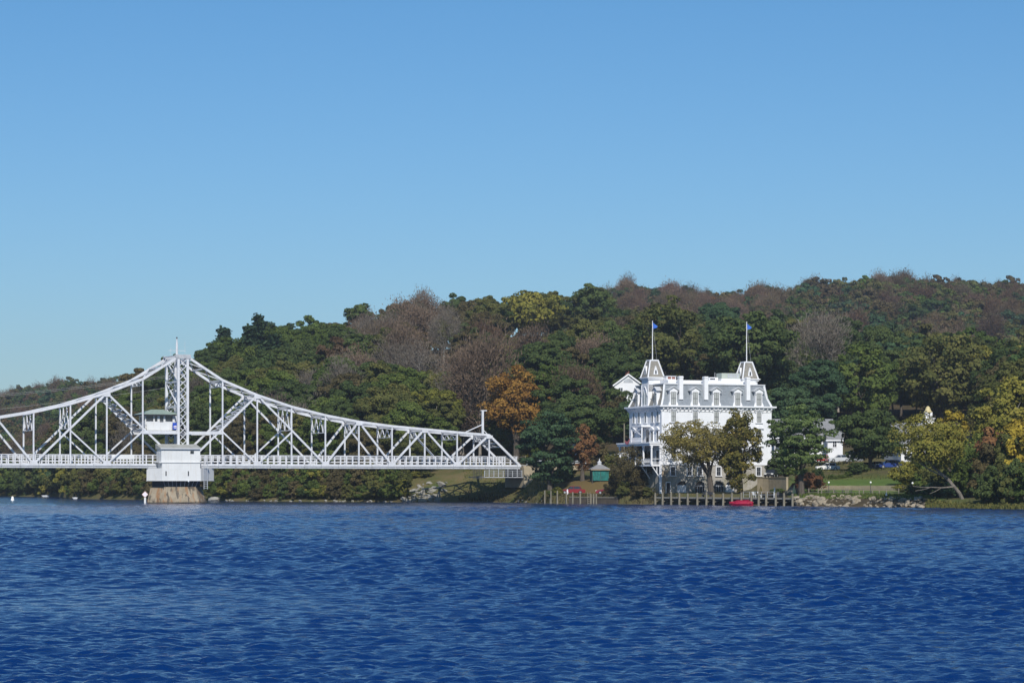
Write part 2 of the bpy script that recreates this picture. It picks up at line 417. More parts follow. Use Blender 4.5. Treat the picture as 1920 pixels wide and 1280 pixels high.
# ------------------------------------------------------------------ terrain and river
SH_U = [-900, 0, 118, 136, 300, 440, 600, 740, 900, 960, 1000, 1030, 1160, 1230, 1290, 1440, 1500, 1600, 1750, 1920, 2800]
SH_Y = [830, 790, 756, 650, 600, 561, 543, 532, 529, 520, 504, 491, 475, 466, 458, 440, 425, 416, 398, 370, 330]
KN = {   # column -> (distance behind the water's edge, height) break points
    -900: [(0, 0), (4, .8), (8, 1.5), (18, 2), (25, 2.2), (40, 2.6), (60, 3), (75, 3.3), (90, 3.6), (120, 4)],
    118:  [(0, 0), (4, .8), (8, 1.5), (18, 2), (25, 2.2), (40, 2.6), (60, 3), (75, 3.3), (90, 3.6), (120, 4)],
    150:  [(0, 0), (3, 1.0), (7, 2.2), (12, 3), (16, 3.5), (22, 4), (30, 4.6), (36, 5), (42, 5.6), (50, 6.2)],
    300:  [(0, 0), (3, 1.0), (7, 2.4), (12, 3.4), (16, 4), (22, 5), (30, 6.2), (36, 7), (42, 8), (50, 9)],
    740:  [(0, 0), (3, .8), (7, 2.2), (12, 3.6), (16, 4.5), (22, 5.4), (30, 7), (36, 8), (42, 9), (50, 10)],
    800:  [(0, 0), (3, .8), (7, 2.4), (11, 4.0), (15, 5.2), (22, 6.4), (30, 7.6), (36, 8.5), (42, 9.3), (50, 10.4)],
    900:  [(0, 0), (4, 1.6), (8, 3.6), (12, 5.6), (15, 6.7), (22, 7.2), (30, 7.4), (36, 7.6), (48, 9.0), (60, 11)],
    1000: [(0, 0), (5, 1.2), (10, 2.2), (16, 4.0), (23, 6.5), (30, 7.2), (40, 7.4), (48, 7.6), (60, 9), (75, 12)],
    1034: [(0, 0), (1.2, 1.45), (6, 1.65), (14, 1.9), (21, 2.6), (30, 4.2), (44, 6.6), (56, 8), (66, 10), (80, 13)],
    1085: [(0, 0), (1.2, 1.45), (6, 1.65), (13, 1.9), (19, 4.2), (30, 4.6), (44, 6.6), (56, 8), (66, 10), (80, 13)],
    1150: [(0, 0), (1.2, 1.45), (6, 1.65), (13, 1.9), (19, 4.2), (30, 4.6), (44, 6.6), (56, 8), (66, 10), (80, 13)],
    1215: [(0, 0), (2.0, 1.2), (4, 2.0), (13, 2.1), (19, 2.3), (34, 2.6), (44, 6.0), (56, 8), (66, 9.5), (80, 12)],
    1400: [(0, 0), (2.0, 1.2), (4, 1.9), (14, 2.0), (22, 2.1), (42, 2.4), (60, 5.0), (70, 6.0), (85, 8), (110, 11)],
    1424: [(0, 0), (2.0, 1.2), (4, 1.9), (14, 2.0), (22.6, 2.1), (42, 4.8), (60, 5.4), (75, 6.2), (90, 8), (115, 10)],
    1428: [(0, 0), (2.0, 1.2), (4, 1.9), (22, 2.1), (22.8, 4.75), (42, 5.0), (60, 5.4), (75, 6.2), (90, 8), (115, 10)],
    1474: [(0, 0), (2.0, 1.2), (5, 1.8), (22, 2.1), (22.8, 4.75), (42, 5.0), (60, 5.5), (78, 6.2), (90, 8), (115, 9.4)],
    1492: [(0, 0), (3.0, 1.1), (7, 1.7), (33, 2.6), (33.8, 3.4), (52, 4.2), (70, 6.2), (84, 6.4), (91, 8.4), (115, 9)],
    1620: [(0, 0), (3.0, 1.1), (7, 1.7), (33, 2.6), (33.8, 3.4), (52, 4.2), (70, 6.2), (84, 6.5), (91, 8.3), (115, 9)],
    1690: [(0, 0), (3.0, 1.1), (7, 1.7), (33, 2.6), (33.8, 3.4), (52, 4.3), (66, 6.6), (84, 6.8), (95, 7.4), (120, 9)],
    1730: [(0, 0), (3.0, 1.1), (7, 1.6), (30, 2.2), (36, 3.0), (52, 4.1), (70, 6.2), (84, 6.8), (100, 8), (125, 10)],
    1790: [(0, 0), (4.0, .5), (9, 1.2), (30, 2.2), (40, 3.0), (54, 4.0), (72, 5.5), (84, 6.6), (100, 8), (125, 10)],
    2800: [(0, 0), (4.0, .5), (9, 1.2), (30, 2.2), (40, 3.0), (54, 4.0), (72, 5.5), (84, 6.6), (100, 8), (125, 10)],
}
KU = sorted(KN)
KD = np.array([[p[0] for p in KN[u]] for u in KU]); KZ = np.array([[p[1] for p in KN[u]] for u in KU])
NR_U = [-900, 100, 140, 200, 300, 380, 450, 540, 600, 650, 720, 830, 900, 1000, 1110, 1180, 1300, 1500, 1700, 1920, 2800]
NR_Y = [1000, 980, 760, 740, 770, 795, 810, 815, 820, 820, 825, 830, 835, 840, 840, 820, 800, 790, 780, 770, 760]
NR_T = [860, 860, 800, 756, 706, 668, 630, 624, 608, 592, 576, 568, 566, 552, 548, 590, 600, 618, 640, 650, 650]   # tree-top row
FR_U = [-900, 0, 60, 110, 200, 300, 450, 700, 1000, 1100, 1180, 1300, 1400, 1500, 1640, 1740, 1850, 1920, 2300, 2800]
FR_Y = [1700, 1700, 1700, 1700, 1700, 1700, 1700, 1600, 1400, 1380, 1360, 1350, 1350, 1350, 1350, 1350, 1350, 1350, 1350, 1350]
FR_T = [770, 738, 723, 714, 714, 718, 726, 690, 600, 560, 530, 545, 545, 531, 517, 520, 523, 530, 565, 640]

def shore(u): return float(np.interp(u, SH_U, SH_Y))
def profile(u):
    S = shore(u)
    d = [float(np.interp(u, KU, KD[:, i])) for i in range(10)]
    z = [float(np.interp(u, KU, KZ[:, i])) for i in range(10)]
    rn, tn = float(np.interp(u, NR_U, NR_Y)), float(np.interp(u, NR_U, NR_T))
    rf, tf = float(np.interp(u, FR_U, FR_Y)), float(np.interp(u, FR_U, FR_T))
    hn = max(z[-1] + 1, wz(tn, rn) - 14.5); hf = wz(tf, rf) - 17.5
    D = [S - 30, S - 3] + [S + a for a in d]; Z = [-3.0, -1.6] + z
    y0, z0 = D[-1], z[-1]
    for k in range(1, 9):
        t = k / 8; D.append(y0 + (rn - y0) * t); Z.append(z0 + (hn - z0) * (0.75 * t + 0.25 * math.sin(t * math.pi / 2)))
    dip = max(4.0, hn - 14)
    D.append(rn + 130); Z.append(dip)
    y0, z0 = D[-1], dip
    for k in range(1, 8):
        t = k / 7; D.append(y0 + (rf - y0) * t); Z.append(z0 + (hf - z0) * (0.6 * t + 0.4 * math.sin(t * math.pi / 2)))
    D += [rf + 200, 2600.0]; Z += [hf - 10, max(5, hf - 35)]
    return D, Z
def ground(X, Y):
    D, Z = profile(upx(X, Y))
    return float(np.interp(Y, D, Z))
def gpx(px, Y): return (wx(px, Y), Y, ground(wx(px, Y), Y))

def build_terrain():
    us = sorted(set(list(range(-880, 2790, 22)) + [1423, 1427, 1474, 1492]))
    rows, cov, nrow = [], [], None
    for u in us:
        D, Z = profile(u)
        ys = []
        for i in range(len(D) - 1):
            n = 3 if i < 12 else 2
            ys += [D[i] + (D[i + 1] - D[i]) * k / n for k in range(n)]
        ys.append(D[-1]); nrow = len(ys)
        S = shore(u)
        for Y in ys:
            X = wx(u, Y); z = float(np.interp(Y, D, Z)); d = Y - S
            if 0.5 < d < 60: z += 0.07 * math.sin(X * 1.7 + Y) + 0.05 * math.sin(Y * 2.1 - X * 0.8)
            elif d >= 60: z += 0.5 * math.sin(X * 0.11 + Y * 0.07)
            rows.append((X, Y, z))
            r = g = b = 0.0
            if 1480 < u < 1765 and 5.5 < d < 62: r = 1.0
            if 1480 < u < 1765 and 56 < d < 66: g = 0.65
            if 1425 < u < 1765 and 66 <= d < 130: g = 0.8
            if 760 < u < 1034 and d < 46: g = 1.0
            if 1034 <= u < 1430 and d < 70: g = 0.8
            if u <= 760 and d < 8: g = 0.7
            if u >= 1765 and d < 12: g, r = 0.5, 0.6
            if 1075 < u < 1160 and 12.5 < d < 32: b = 0.95
            cov.append((r, g, b, 1.0))
    fs = []
    for i in range(len(us) - 1):
        for j in range(nrow - 1):
            a = i * nrow + j
            fs.append((a, a + nrow, a + nrow + 1, a + 1))
    me = bpy.data.meshes.new('ground')
    me.from_pydata(rows, [], fs)
    ca = me.color_attributes.new('cover', 'FLOAT_COLOR', 'POINT')
    ca.data.foreach_set('color', np.array(cov, dtype=np.float32).ravel())
    me.materials.append(M['ground'])
    me.polygons.foreach_set('use_smooth', [True] * len(fs))
    me.update()
    tag(put('ground', me), kind='structure')
build_terrain()

def build_water():
    rng = np.random.default_rng(5)
    NW = 96
    lam = np.exp(rng.uniform(math.log(0.24), math.log(3.0), NW))
    th = R(-75) + rng.normal(0, R(46), NW)
    kx, ky = 2 * np.pi / lam * np.cos(th), 2 * np.pi / lam * np.sin(th)
    amp = 0.0122 * lam ** 0.9 * rng.uniform(0.6, 1.3, NW)
    ph = rng.uniform(0, 2 * np.pi, NW)
    ys = [30.0]
    while ys[-1] < 500: ys.append(ys[-1] + 0.10 + max(0, ys[-1] - 55) * 0.0021)
    ys = np.array(ys); nx = 470
    t = np.linspace(-1, 1, nx)
    Xg = t[None, :] * (13 + ys[:, None] * 0.25); Yg = np.repeat(ys[:, None], nx, 1)
    Z = np.zeros_like(Xg)
    patch = 0.72 + 0.28 * np.sin(Xg * 0.045 + 1.3 + 0.8 * np.sin(Yg * 0.03)) * np.sin(Yg * 0.021 + 0.6) + 0.12 * np.sin(Xg * 0.11 + Yg * 0.07)
    patch -= 0.5 * np.exp(-((Xg + 12) ** 2 / 110 + (Yg - 76) ** 2 / 300))
    dy = np.gradient(ys)[:, None]
    for i in range(NW):
        fade = np.clip((lam[i] / np.maximum(dy, Xg[:, -1:] * 2 / nx) - 1.9) / 1.2, 0, 1)
        Z += fade * (1.0 if lam[i] < 0.6 else np.clip(0.42 + (ys[:, None] - 48) / 45, 0.42, 1.1) if lam[i] < 1.3 else np.clip(0.18 + (ys[:, None] - 65) / 110, 0.18, 0.85)) * amp[i] * np.sin(kx[i] * Xg + ky[i] * Yg + ph[i])
    edge = np.clip((1 - np.abs(t))[None, :] * 12, 0, 1) * np.clip((ys[:, None] - 30) / 3, 0, 1) * np.clip((500 - ys[:, None]) / 8, 0, 1)
    Z *= patch * edge
    V = np.stack([Xg, Yg, Z], -1).reshape(-1, 3)
    ny = len(ys)
    i0 = (np.arange(ny - 1)[:, None] * nx + np.arange(nx - 1)[None, :]).reshape(-1)
    Fq = np.stack([i0, i0 + 1, i0 + nx + 1, i0 + nx], 1)
    nv = len(V); a, b, c, d = 0, nx - 1, nv - 1, nv - nx
    out = np.array([(-1400, -120, 0), (1400, -120, 0), (1400, 2600, 0), (-1400, 2600, 0)], float)
    V = np.vstack([V, out])
    faces = [tuple(f) for f in Fq.tolist()]
    low, high = list(range(0, nx)), list(range(nv - nx, nv))
    left, right = [j * nx for j in range(ny)], [j * nx + nx - 1 for j in range(ny)]
    faces.append(tuple([nv, nv + 1] + low[::-1]))
    faces.append(tuple([nv + 1, nv + 2] + right[::-1]))
    faces.append(tuple([nv + 2, nv + 3] + high))
    faces.append(tuple([nv + 3, nv] + left))
    me = bpy.data.meshes.new('water'); me.from_pydata(V.tolist(), [], faces)
    me.materials.append(M['water'])
    me.polygons.foreach_set('use_smooth', [True] * len(faces))
    me.update()
    tag(put('water', me), kind='structure')
build_water()

# ------------------------------------------------------------------ swing bridge
BR_LOC, BR_RZ, BW = (-63.0, 493.0, 0.0), R(24), 8.0
PAN, GAP = 7.0, 0.91
TOPZ = [28.0, 23.65, 20.9, 18.75, 17.15, 15.95, 15.15, 14.6, 14.05, 13.55]
LOWZ, MIDZ, DECKZ = 7.45, 13.75, 7.6
def bxk(k): return (GAP + PAN * abs(k)) * (1 if k >= 0 else -1)

bridge = thing('swing_bridge', 'long white steel truss swing bridge with a lattice centre tower', 'bridge', BR_LOC, BR_RZ)
ST = M['steel']
def bpart(name, p, q, w, h, mat=None, up=(0, 0, 1)):
    return MB().bar(p, q, w, h, up).build(name, mat or ST, bridge)
splice_me = MB().box(-0.07, 0.07, -0.32, 0.32, 7.05, 7.5).mesh('splice_plate', M['steel_grey'])
beam_me = MB().box(-0.15, 0.15, 0.3, BW - 0.3, 6.7, 7.15).mesh('floor_beam', M['steel_grey'])
for yy in (0.0, BW):
    for sg in (-1, 1):
        X = lambda k: sg * (GAP + PAN * k)
        pts = [(X(0), yy, TOPZ[0])] + [(X(k), yy, TOPZ[k]) for k in range(1, 10)]
        for k in range(9): bpart('top_chord', pts[k], pts[k + 1], 0.42, 0.46)
        bpart('end_post', pts[9], (X(10) - sg * 0.2, yy, LOWZ), 0.42, 0.42)
        for k in range(1, 10): bpart('post', (X(k), yy, LOWZ), (X(k), yy, TOPZ[k] - 0.2), 0.27, 0.26)
        mid1 = (X(1), yy, MIDZ); mid3 = (X(3), yy, MIDZ + 0.1)
        seg = [((X(2), TOPZ[2]), (X(0) * 0.6, LOWZ)), ((X(2), TOPZ[2]), (X(4), LOWZ)), ((X(1), MIDZ), (X(2), LOWZ)),
               ((X(3), MIDZ), (X(2), LOWZ)), ((X(4), LOWZ), (X(5), TOPZ[5])), ((X(5), TOPZ[5]), (X(6), LOWZ)),
               ((X(6), LOWZ), (X(7), TOPZ[7])), ((X(7), TOPZ[7]), (X(8), LOWZ)), ((X(8), LOWZ), (X(9), TOPZ[9]))]
        for n, (a, b) in enumerate(seg):
            w = 0.22 if n in (2, 3) else 0.30
            bpart('diagonal', (a[0], yy + 0.012 * n, a[1]), (b[0], yy + 0.012 * n, b[1]), w, w + 0.06)
        bpart('middle_strut', (X(0), yy + 0.02, MIDZ - 0.25), (X(1), yy + 0.02, MIDZ - 0.25), 0.5, 0.55)
        # gusset plates at the joints
        for k in (2, 4, 6, 8): MB().box(X(k) - 0.7, X(k) + 0.7, yy - 0.27, yy + 0.27, LOWZ + 0.1, LOWZ + 0.65).build('gusset_plate', ST, bridge)
        for k in (2, 5, 7, 9): MB().box(X(k) - 0.65, X(k) + 0.65, yy - 0.30, yy + 0.30, TOPZ[k] - 0.7, TOPZ[k] - 0.05).build('gusset_plate', ST, bridge)
    # girder in two flanges with splice stiffeners
    sgn = -1 if yy == 0 else 1
    MB().box(-70.9, 70.9, yy - 0.28, yy + 0.28, 7.16, 7.58).build('girder', ST, bridge)
    MB().box(-70.7, 70.7, yy - 0.14, yy + 0.14, 6.82, 7.16).box(-70.7, 70.7, yy - 0.25, yy + 0.25, 6.74, 6.82).build('shaded_girder_web', M['steel_grey'], bridge)  # grey colour carries the shade on the recessed part below the upper flange
    for i in range(-20, 21): put('splice_plate', splice_me, bridge, (i * 3.5, yy, 0))
    # tower
    for xx in (-GAP, GAP): MB().box(xx - 0.23, xx + 0.23, yy - 0.24, yy + 0.24, LOWZ, 28.2).build('tower_leg', ST, bridge)
    lz = MB(); n = 15
    for i in range(n):
        za, zb = 8.2 + i * 19.4 / n, 8.2 + (i + 1) * 19.4 / n
        lz.bar((-GAP + .2, yy - 0.19, za), (GAP - .2, yy - 0.19, zb), 0.13, 0.05, (0, 1, 0))
        lz.bar((GAP - .2, yy + 0.19, za), (-GAP + .2, yy + 0.19, zb), 0.13, 0.05, (0, 1, 0))
    lz.build('tower_lacing', ST, bridge)
    MB().box(-1.5, 1.5, yy - 0.34, yy + 0.34, 27.7, 28.45).build('tower_cap', M['steel_grey'], bridge)

def lattice(p0, p1, q0, q1, n, w=0.11):
    """zigzag bars between the line p0-p1 and the line q0-q1"""
    p0, p1, q0, q1 = map(Vector, (p0, p1, q0, q1)); m = MB()
    for i in range(n):
        a, b = i / n, (i + 1) / n
        m.bar(p0.lerp(p1, a), q0.lerp(q1, b), w, w)
        m.bar(q0.lerp(q1, a), p0.lerp(p1, b), w, w)
        m.bar(p0.lerp(p1, b), q0.lerp(q1, b), w * 1.6, w * 1.6)
    return m
for sg in (-1, 1):
    X = lambda k: sg * (GAP + PAN * k)
    for k in range(9):
        lattice((X(k), 0.2, TOPZ[k]), (X(k + 1), 0.2, TOPZ[k + 1]), (X(k), BW - .2, TOPZ[k]), (X(k + 1), BW - .2, TOPZ[k + 1]), 2, 0.17).build('top_lateral_bracing', ST, bridge)
    # portal lattice along the long diagonals
    lattice((X(2), 0.2, TOPZ[2] - .4), (X(1), 0.2, MIDZ + .2), (X(2), BW - .2, TOPZ[2] - .4), (X(1), BW - .2, MIDZ + .2), 7, 0.15).build('portal_lattice', ST, bridge)
    lattice((X(9), 0.2, TOPZ[9] - .3), (X(9) + sg * 2.4, 0.2, TOPZ[9] - 2.4), (X(9), BW - .2, TOPZ[9] - .3), (X(9) + sg * 2.4, BW - .2, TOPZ[9] - 2.4), 3, 0.14).build('portal_lattice', ST, bridge)
    for k in (1, 3, 4, 5, 6, 7, 8, 9):
        dp = {1: 1.2, 3: 4.6, 4: 3.4, 5: 2.2, 6: 2.2, 7: 1.7, 8: 1.4, 9: 1.2}[k]
        m = MB(); zt, zb = TOPZ[k] - 0.35, TOPZ[k] - dp
        m.bar((X(k), 0.1, zb), (X(k), BW - .1, zb), 0.16, 0.16)
        m.bar((X(k), 0.1, zt), (X(k), BW - .1, zt), 0.2, 0.2)
        nv = 3
        for i in range(nv):
            ya, ym, yb = BW * i / nv, BW * (i + .5) / nv, BW * (i + 1) / nv
            m.bar((X(k) + .02, ya, zt), (X(k) + .02, ym, zb), 0.15, 0.15); m.bar((X(k) - .02, ym, zb), (X(k) - .02, yb, zt), 0.15, 0.15)
        m.build('sway_frame', ST, bridge)
    for i in range(0 if sg > 0 else 1, 21): put('floor_beam', beam_me, bridge, (sg * i * 3.5, 0, 0))
# tower cross bracing between the two sides
for xx in (-GAP, GAP):
    m = MB()
    for z in (13.5, 18.5, 23.3, 27.6): m.bar((xx, 0.2, z), (xx, BW - .2, z), 0.3, 0.35)
    for za, zb in ((13.6, 18.4), (18.6, 23.2), (23.4, 27.5)):
        m.bar((xx - .04, 0.2, za), (xx - .04, BW - .2, zb), 0.22, 0.16); m.bar((xx + .04, BW - .2, za), (xx + .04, 0.2, zb), 0.22, 0.16)
    m.build('tower_cross_bracing', ST, bridge)
MB().box(-70.9, 70.9, 0.30, BW - 0.30, 7.16, 7.5).build('deck', M['asphalt'], bridge)
post_me = MB().box(-0.12, 0.12, -0.09, 0.09, 0, 1.72).mesh('railing_post', ST)
for yy in (0.50, BW - 0.50):
    m = MB()
    for z, hh in ((9.24, .12), (8.93, .08), (8.62, .08), (8.05, .15)):
        for a, b in ((-70.6, -5.0), (2.7, 70.6)): m.box(a, b, yy + 0.10, yy + 0.16, z - hh / 2, z + hh / 2)
    rail = m.build('railing', ST, bridge)
    for i in range(54):
        for sg in (-1, 1):
            x = sg * (3.3 + i * 1.26)
            if -5.2 < x < 2.7 or abs(x) > 70.6: continue
            put('railing_post', post_me, rail, (x, yy, 7.58))
MB().box(-13.8, -9.4, 0.36, 0.40, 8.4, 9.3).build('notice_panel', M['panel'], bridge)
# masts
m = MB().tube((0, 4, 28.3), (0, 4, 31.0), 0.26, 0.2, 8).tube((0, 4, 31.0), (0, 4, 31.7), 0.13, 0.1, 6)
m.bar((-1.7, 4, 29.4), (1.7, 4, 29.4), 0.07, 0.07).tube((-1.2, 4, 28.2), (-1.2, 4, 29.9), 0.03, 0.03, 5).tube((1.6, 4, 28.2), (1.6, 4, 31.2), 0.02, 0.02, 5)
m.bar((-1.5, 0, 28.2), (-1.5, BW, 28.2), 0.2, 0.2).bar((1.5, 0, 28.2), (1.5, BW, 28.2), 0.2, 0.2)
m.build('beacon_mast', ST, bridge)
MB().lathe((0, 4, 31.7), [(.14, 0), (.16, .2), (.05, .35)], 8).build('beacon', M['dark_steel'], bridge)
x9 = bxk(9)
MB().box(x9 + .1, x9 + .5, 3.8, 4.2, 13.5, 18.6).bar((x9 + .3, 4, 15.8), (x9 - 4.2, 4, 13.9), .18, .18).bar((x9 + .3, 4, 14.8), (x9 + 2.0, 4, 13.2), .16, .16).box(x9 - .1, x9 + 1.2, 3.85, 4.15, 18.5, 18.7).build('end_mast', ST, bridge)
# operator cabin between the trusses
cab = MB().box(-6.9, -1.1, 1.9, 6.2, 14.2, 16.95).build('operator_cabin', M['panel'], bridge)
MB().box(-7.6, -0.6, 1.0, 7.0, 13.62, 13.85).box(-7.6, -0.6, .9, 1.1, 13.4, 13.9).build('cabin_floor', ST, cab)
lo = [(-7.9, .9, 17.0), (-.1, .9, 17.0), (-.1, 7.2, 17.0), (-7.9, 7.2, 17.0)]
hi = [(-5.1, 3.6, 18.0), (-2.9, 3.6, 18.0), (-2.9, 4.4, 18.0), (-5.1, 4.4, 18.0)]
MB().frustum(lo, hi).build('cabin_roof', M['green_roof'], cab)
MB().box(-7.8, -.2, 1.0, 7.1, 16.84, 17.0).build('roof_fascia', M['dark_steel'], cab)
for a, b in ((-6.7, -5.3), (-5.0, -4.5), (-4.0, -3.3), (-2.9, -1.5)):
    MB().box(a, b, 1.84, 1.93, 15.65 if a != -4.0 else 15.2, 16.75).build('window', M['pane'], cab)
MB().box(-6.94, -6.86, 2.3, 5.8, 15.5, 16.75).build('window', M['pane'], cab)
m = MB().box(-6.8, -1.9, 1.02, 1.08, 13.95, 15.5); m.build('banner_panel', M['panel'], cab)
m = MB()
for z in (14.75, 15.05, 15.35, 15.6): m.box(-7.4, -.7, 1.08, 1.13, z, z + .05)
for x in (-7.4, -6.0, -4.5, -3.0, -1.7, -.7): m.box(x, x + .08, 1.12, 1.2, 13.9, 15.7)
m.build('cabin_rail', ST, cab)
bs = MB().box(-1.75, -0.72, .92, .98, 14.15, 15.45).build('blue_sign', M['blue'], bridge)
MB().prism([(-.38, 0), (.38, 0), (.30, .16), (0, .27), (-.30, .16)], lambda u, v, w: (-1.24 + u, w, 14.62 + v), .885, .917).box(-1.5, -.98, .885, .917, 14.36, 14.48).build('sign_emblem', M['pinkish'], bs)

# ------------------------------------------------------------------ pier
pier = thing('bridge_pier', 'tapered stained concrete river pier with white sheet-clad machinery drum under the tower', 'pier', BR_LOC, BR_RZ)
def octo(x0, x1, y0, y1, cx, cy, z): return [(x0 + cx, y0, z), (x1 - cx, y0, z), (x1, y0 + cy, z), (x1, y1 - cy, z), (x1 - cx, y1, z), (x0 + cx, y1, z), (x0, y1 - cy, z), (x0, y0 + cy, z)]
def pring(P, z): return [(x, y, z) for x, y in P]
P_BOT = [(-4.7, -2.6), (2.6, -2.6), (5.0, .8), (5.0, 7.2), (3.0, 10.6), (-1.6, 10.6), (-4.8, 6.6), (-6.9, .5)]
P_TOP = [(-4.2, -1.8), (2.0, -1.8), (4.0, 1.2), (4.0, 6.8), (2.4, 9.6), (-1.4, 9.6), (-4.2, 6.2), (-6.1, .9)]
P_DRUM = [(-5.0, -3.1), (2.6, -3.1), (6.3, .4), (6.3, 7.6), (3.9, 11.1), (-2.0, 11.1), (-5.0, 6.6), (-7.1, .2)]
P_SKIRT = [(-5.1, -3.2), (2.65, -3.2), (6.4, .35), (6.4, 7.65), (3.95, 11.2), (-2.05, 11.2), (-5.1, 6.7), (-7.2, .15)]
MB().frustum(pring([(x * 1.04, y - .1 if y < 3 else y + .1) for x, y in P_BOT], -3), pring([(x * 1.03, y - .06 if y < 3 else y + .06) for x, y in P_BOT], 0.2)).build('footing', M['concrete'], pier)
MB().frustum(pring(P_BOT, 0.2), pring(P_TOP, 3.15)).build('concrete_shaft', M['concrete'], pier)
m = MB()
for x0_, z0_, z1_ in ((-1.7, 0.2, 2.1),):
    m.add([(-2.6, -2.62, 0.2), (1.6, -2.62, 0.2), (-0.4, -3.1, 0.2), (-0.4, -2.12, 2.1), (-2.2, -2.05, 2.0), (1.2, -2.05, 2.0)], [(0, 2, 3, 4), (2, 1, 5, 3), (0, 1, 2), (4, 3, 5)])
m.build('cutwater', M['concrete'], pier)
MB().frustum(pring([(x * .95, y * .95 + .15) for x, y in P_TOP], 3.15), pring([(x * .95, y * .95 + .15) for x, y in P_TOP], 4.3)).build('turning_ring', M['dark_steel'], pier)
m = MB()
for i in range(9): m.bar((-4.0 + i * .75, -1.7, 3.2), (-4.6 + i * .85, -2.7, 4.3), .08, .08)
m.build('ring_struts', M['steel_grey'], pier)
MB().frustum(pring(P_DRUM, 4.38), pring(P_DRUM, 6.70)).box(-5.0, 2.5, -3.1, -.4, 6.7, 7.72).build('drum', M['panel'], pier)
MB().frustum(pring(P_SKIRT, 4.28), pring(P_SKIRT, 4.38)).build('drum_skirt', M['grey_trim'], pier)
for x in (-4.25, 0.15): MB().box(x - .11, x + .11, -3.15, -3.05, 5.25, 6.15).build('drum_slot', M['pane'], pier)
MB().box(-5.6, 3.1, -3.25, .2, 7.72, 7.92).build('ledge', M['panel'], pier)
mh = MB().box(-5.15, 2.5, -3.05, 0.15, 7.92, 10.35).build('machinery_house', M['panel'], pier)
MB().prism([(-3.35, 10.35), (-3.35, 10.52), (0.28, 11.35), (0.28, 10.35)], lambda u, v, w: (w, u, v), -5.35, 2.7).build('shed_roof', [M['flat_roof']], mh)
MB().box(-5.4, 2.75, -3.41, -3.35, 10.30, 10.53).build('fascia', M['grey_trim'], mh)
MB().box(0.55, 1.25, -3.10, -3.0, 9.45, 10.0).build('window', M['pane'], mh)
MB().box(-5.20, -5.12, -1.6, -1.3, 9.5, 10.0).build('vent', M['grey_trim'], mh)
m = MB()
for x in (3.15, 3.85): m.box(x, x + .09, -3.25, -3.17, 2.7, 8.8)
for i in range(17): m.box(3.15, 3.9, -3.24, -3.18, 2.9 + i * .35, 2.97 + i * .35)
m.box(2.55, 4.2, -3.3, -2.2, 7.72, 7.8)
m.build('ladder', M['steel_grey'], pier)
MB().lathe((0.1, -3.35, 4.05), [(.05, 0), (.14, .1), (.14, .22), (.05, .3)], 8).build('floodlight', M['white'], pier)

sgn = thing('channel_sign', 'faded diamond river sign on a short white post beside the concrete pier', 'sign', (wx(272, 486), 486, 0), R(5))
MB().box(-.18, .18, -.12, .12, -1.5, 1.15).build('post', M['panel'], sgn)
MB().prism([(0, -.62), (.62, 0), (0, .62), (-.62, 0)], lambda u, v, w: (u, w, 1.75 + v), -.17, -.12).build('sign_edge', M['red_edge'], sgn)
MB().prism([(0, -.5), (.5, 0), (0, .5), (-.5, 0)], lambda u, v, w: (u, w, 1.75 + v), -.185, -.165).build('sign_board', M['pinkish'], sgn)

# ------------------------------------------------------------------ abutment with inspection platform
ab = thing('bridge_abutment', 'tan concrete bridge abutment with hung steel inspection platform on the grassy bank', 'abutment', BR_LOC, BR_RZ)
MB().box(71.3, 73.6, -.8, 8.8, 3.0, 7.0).box(71.3, 90, -0.5, 8.5, 6.6, 7.45).build('concrete_wall', M['tan_wall'], ab)
MB().box(71.2, 73.2, .3, 7.7, 7.46, 7.56).build('joint_plate', M['steel_grey'], ab)
MB().box(62.6, 71.2, -.6, 7.6, 5.0, 5.16).build('platform', M['steel_grey'], ab)
m = MB()
for z in (5.55, 5.95, 6.35): m.box(62.6, 71.0, -.6, -.52, z, z + .08)
for i in range(9): m.box(62.6 + i * 1.03, 62.7 + i * 1.03, -.62, -.5, 5.1, 6.8 if i % 2 else 6.4)
m.build('platform_rail', M['steel_grey'], ab)
m = MB()
for i in range(6): m.box(60.2 + i * .35, 60.26 + i * .35, -.5, -.42, 4.6, 6.7)
for z in (4.8, 5.3, 5.8, 6.3): m.box(60.1, 62.1, -.5, -.44, z, z + .06)
m.build('cage_ladder', M['dark_steel'], ab)
MB().box(70.95, 71.28, .2, 7.8, 5.16, 6.7).build('bearing', M['dark_steel'], ab)
m = MB()
for z in (7.9, 8.3): m.box(72.0, 92, -.5, -.42, z, z + .22)
for i in range(11): m.box(72 + i * 2.0, 72.14 + i * 2.0, -.42, -.3, 7.4, 8.5)
m.build('guard_rail', M['steel_grey'], ab)

# ------------------------------------------------------------------ trees
def quad_mesh(name, V, tone, mats, midx=None):
    """V: (N,4,3) leaf quads; tone: (N,) 0..1"""
    N = len(V)
    me = bpy.data.meshes.new(name)
    me.vertices.add(N * 4); me.vertices.foreach_set('co', V.astype(np.float32).ravel())
    me.loops.add(N * 4); me.loops.foreach_set('vertex_index', np.arange(N * 4, dtype=np.int32))
    me.polygons.add(N); me.polygons.foreach_set('loop_start', np.arange(0, N * 4, 4, dtype=np.int32))
    me.polygons.foreach_set('loop_total', np.full(N, 4, dtype=np.int32))
    at = me.attributes.new('tone', 'FLOAT', 'FACE'); at.data.foreach_set('value', tone.astype(np.float32))
    for m in mats: me.materials.append(m)
    if midx is not None: me.polygons.foreach_set('material_index', midx.astype(np.int32))
    me.update(calc_edges=True)
    return me

def unit(a): return a / np.maximum(1e-6, np.linalg.norm(a, axis=-1, keepdims=True))

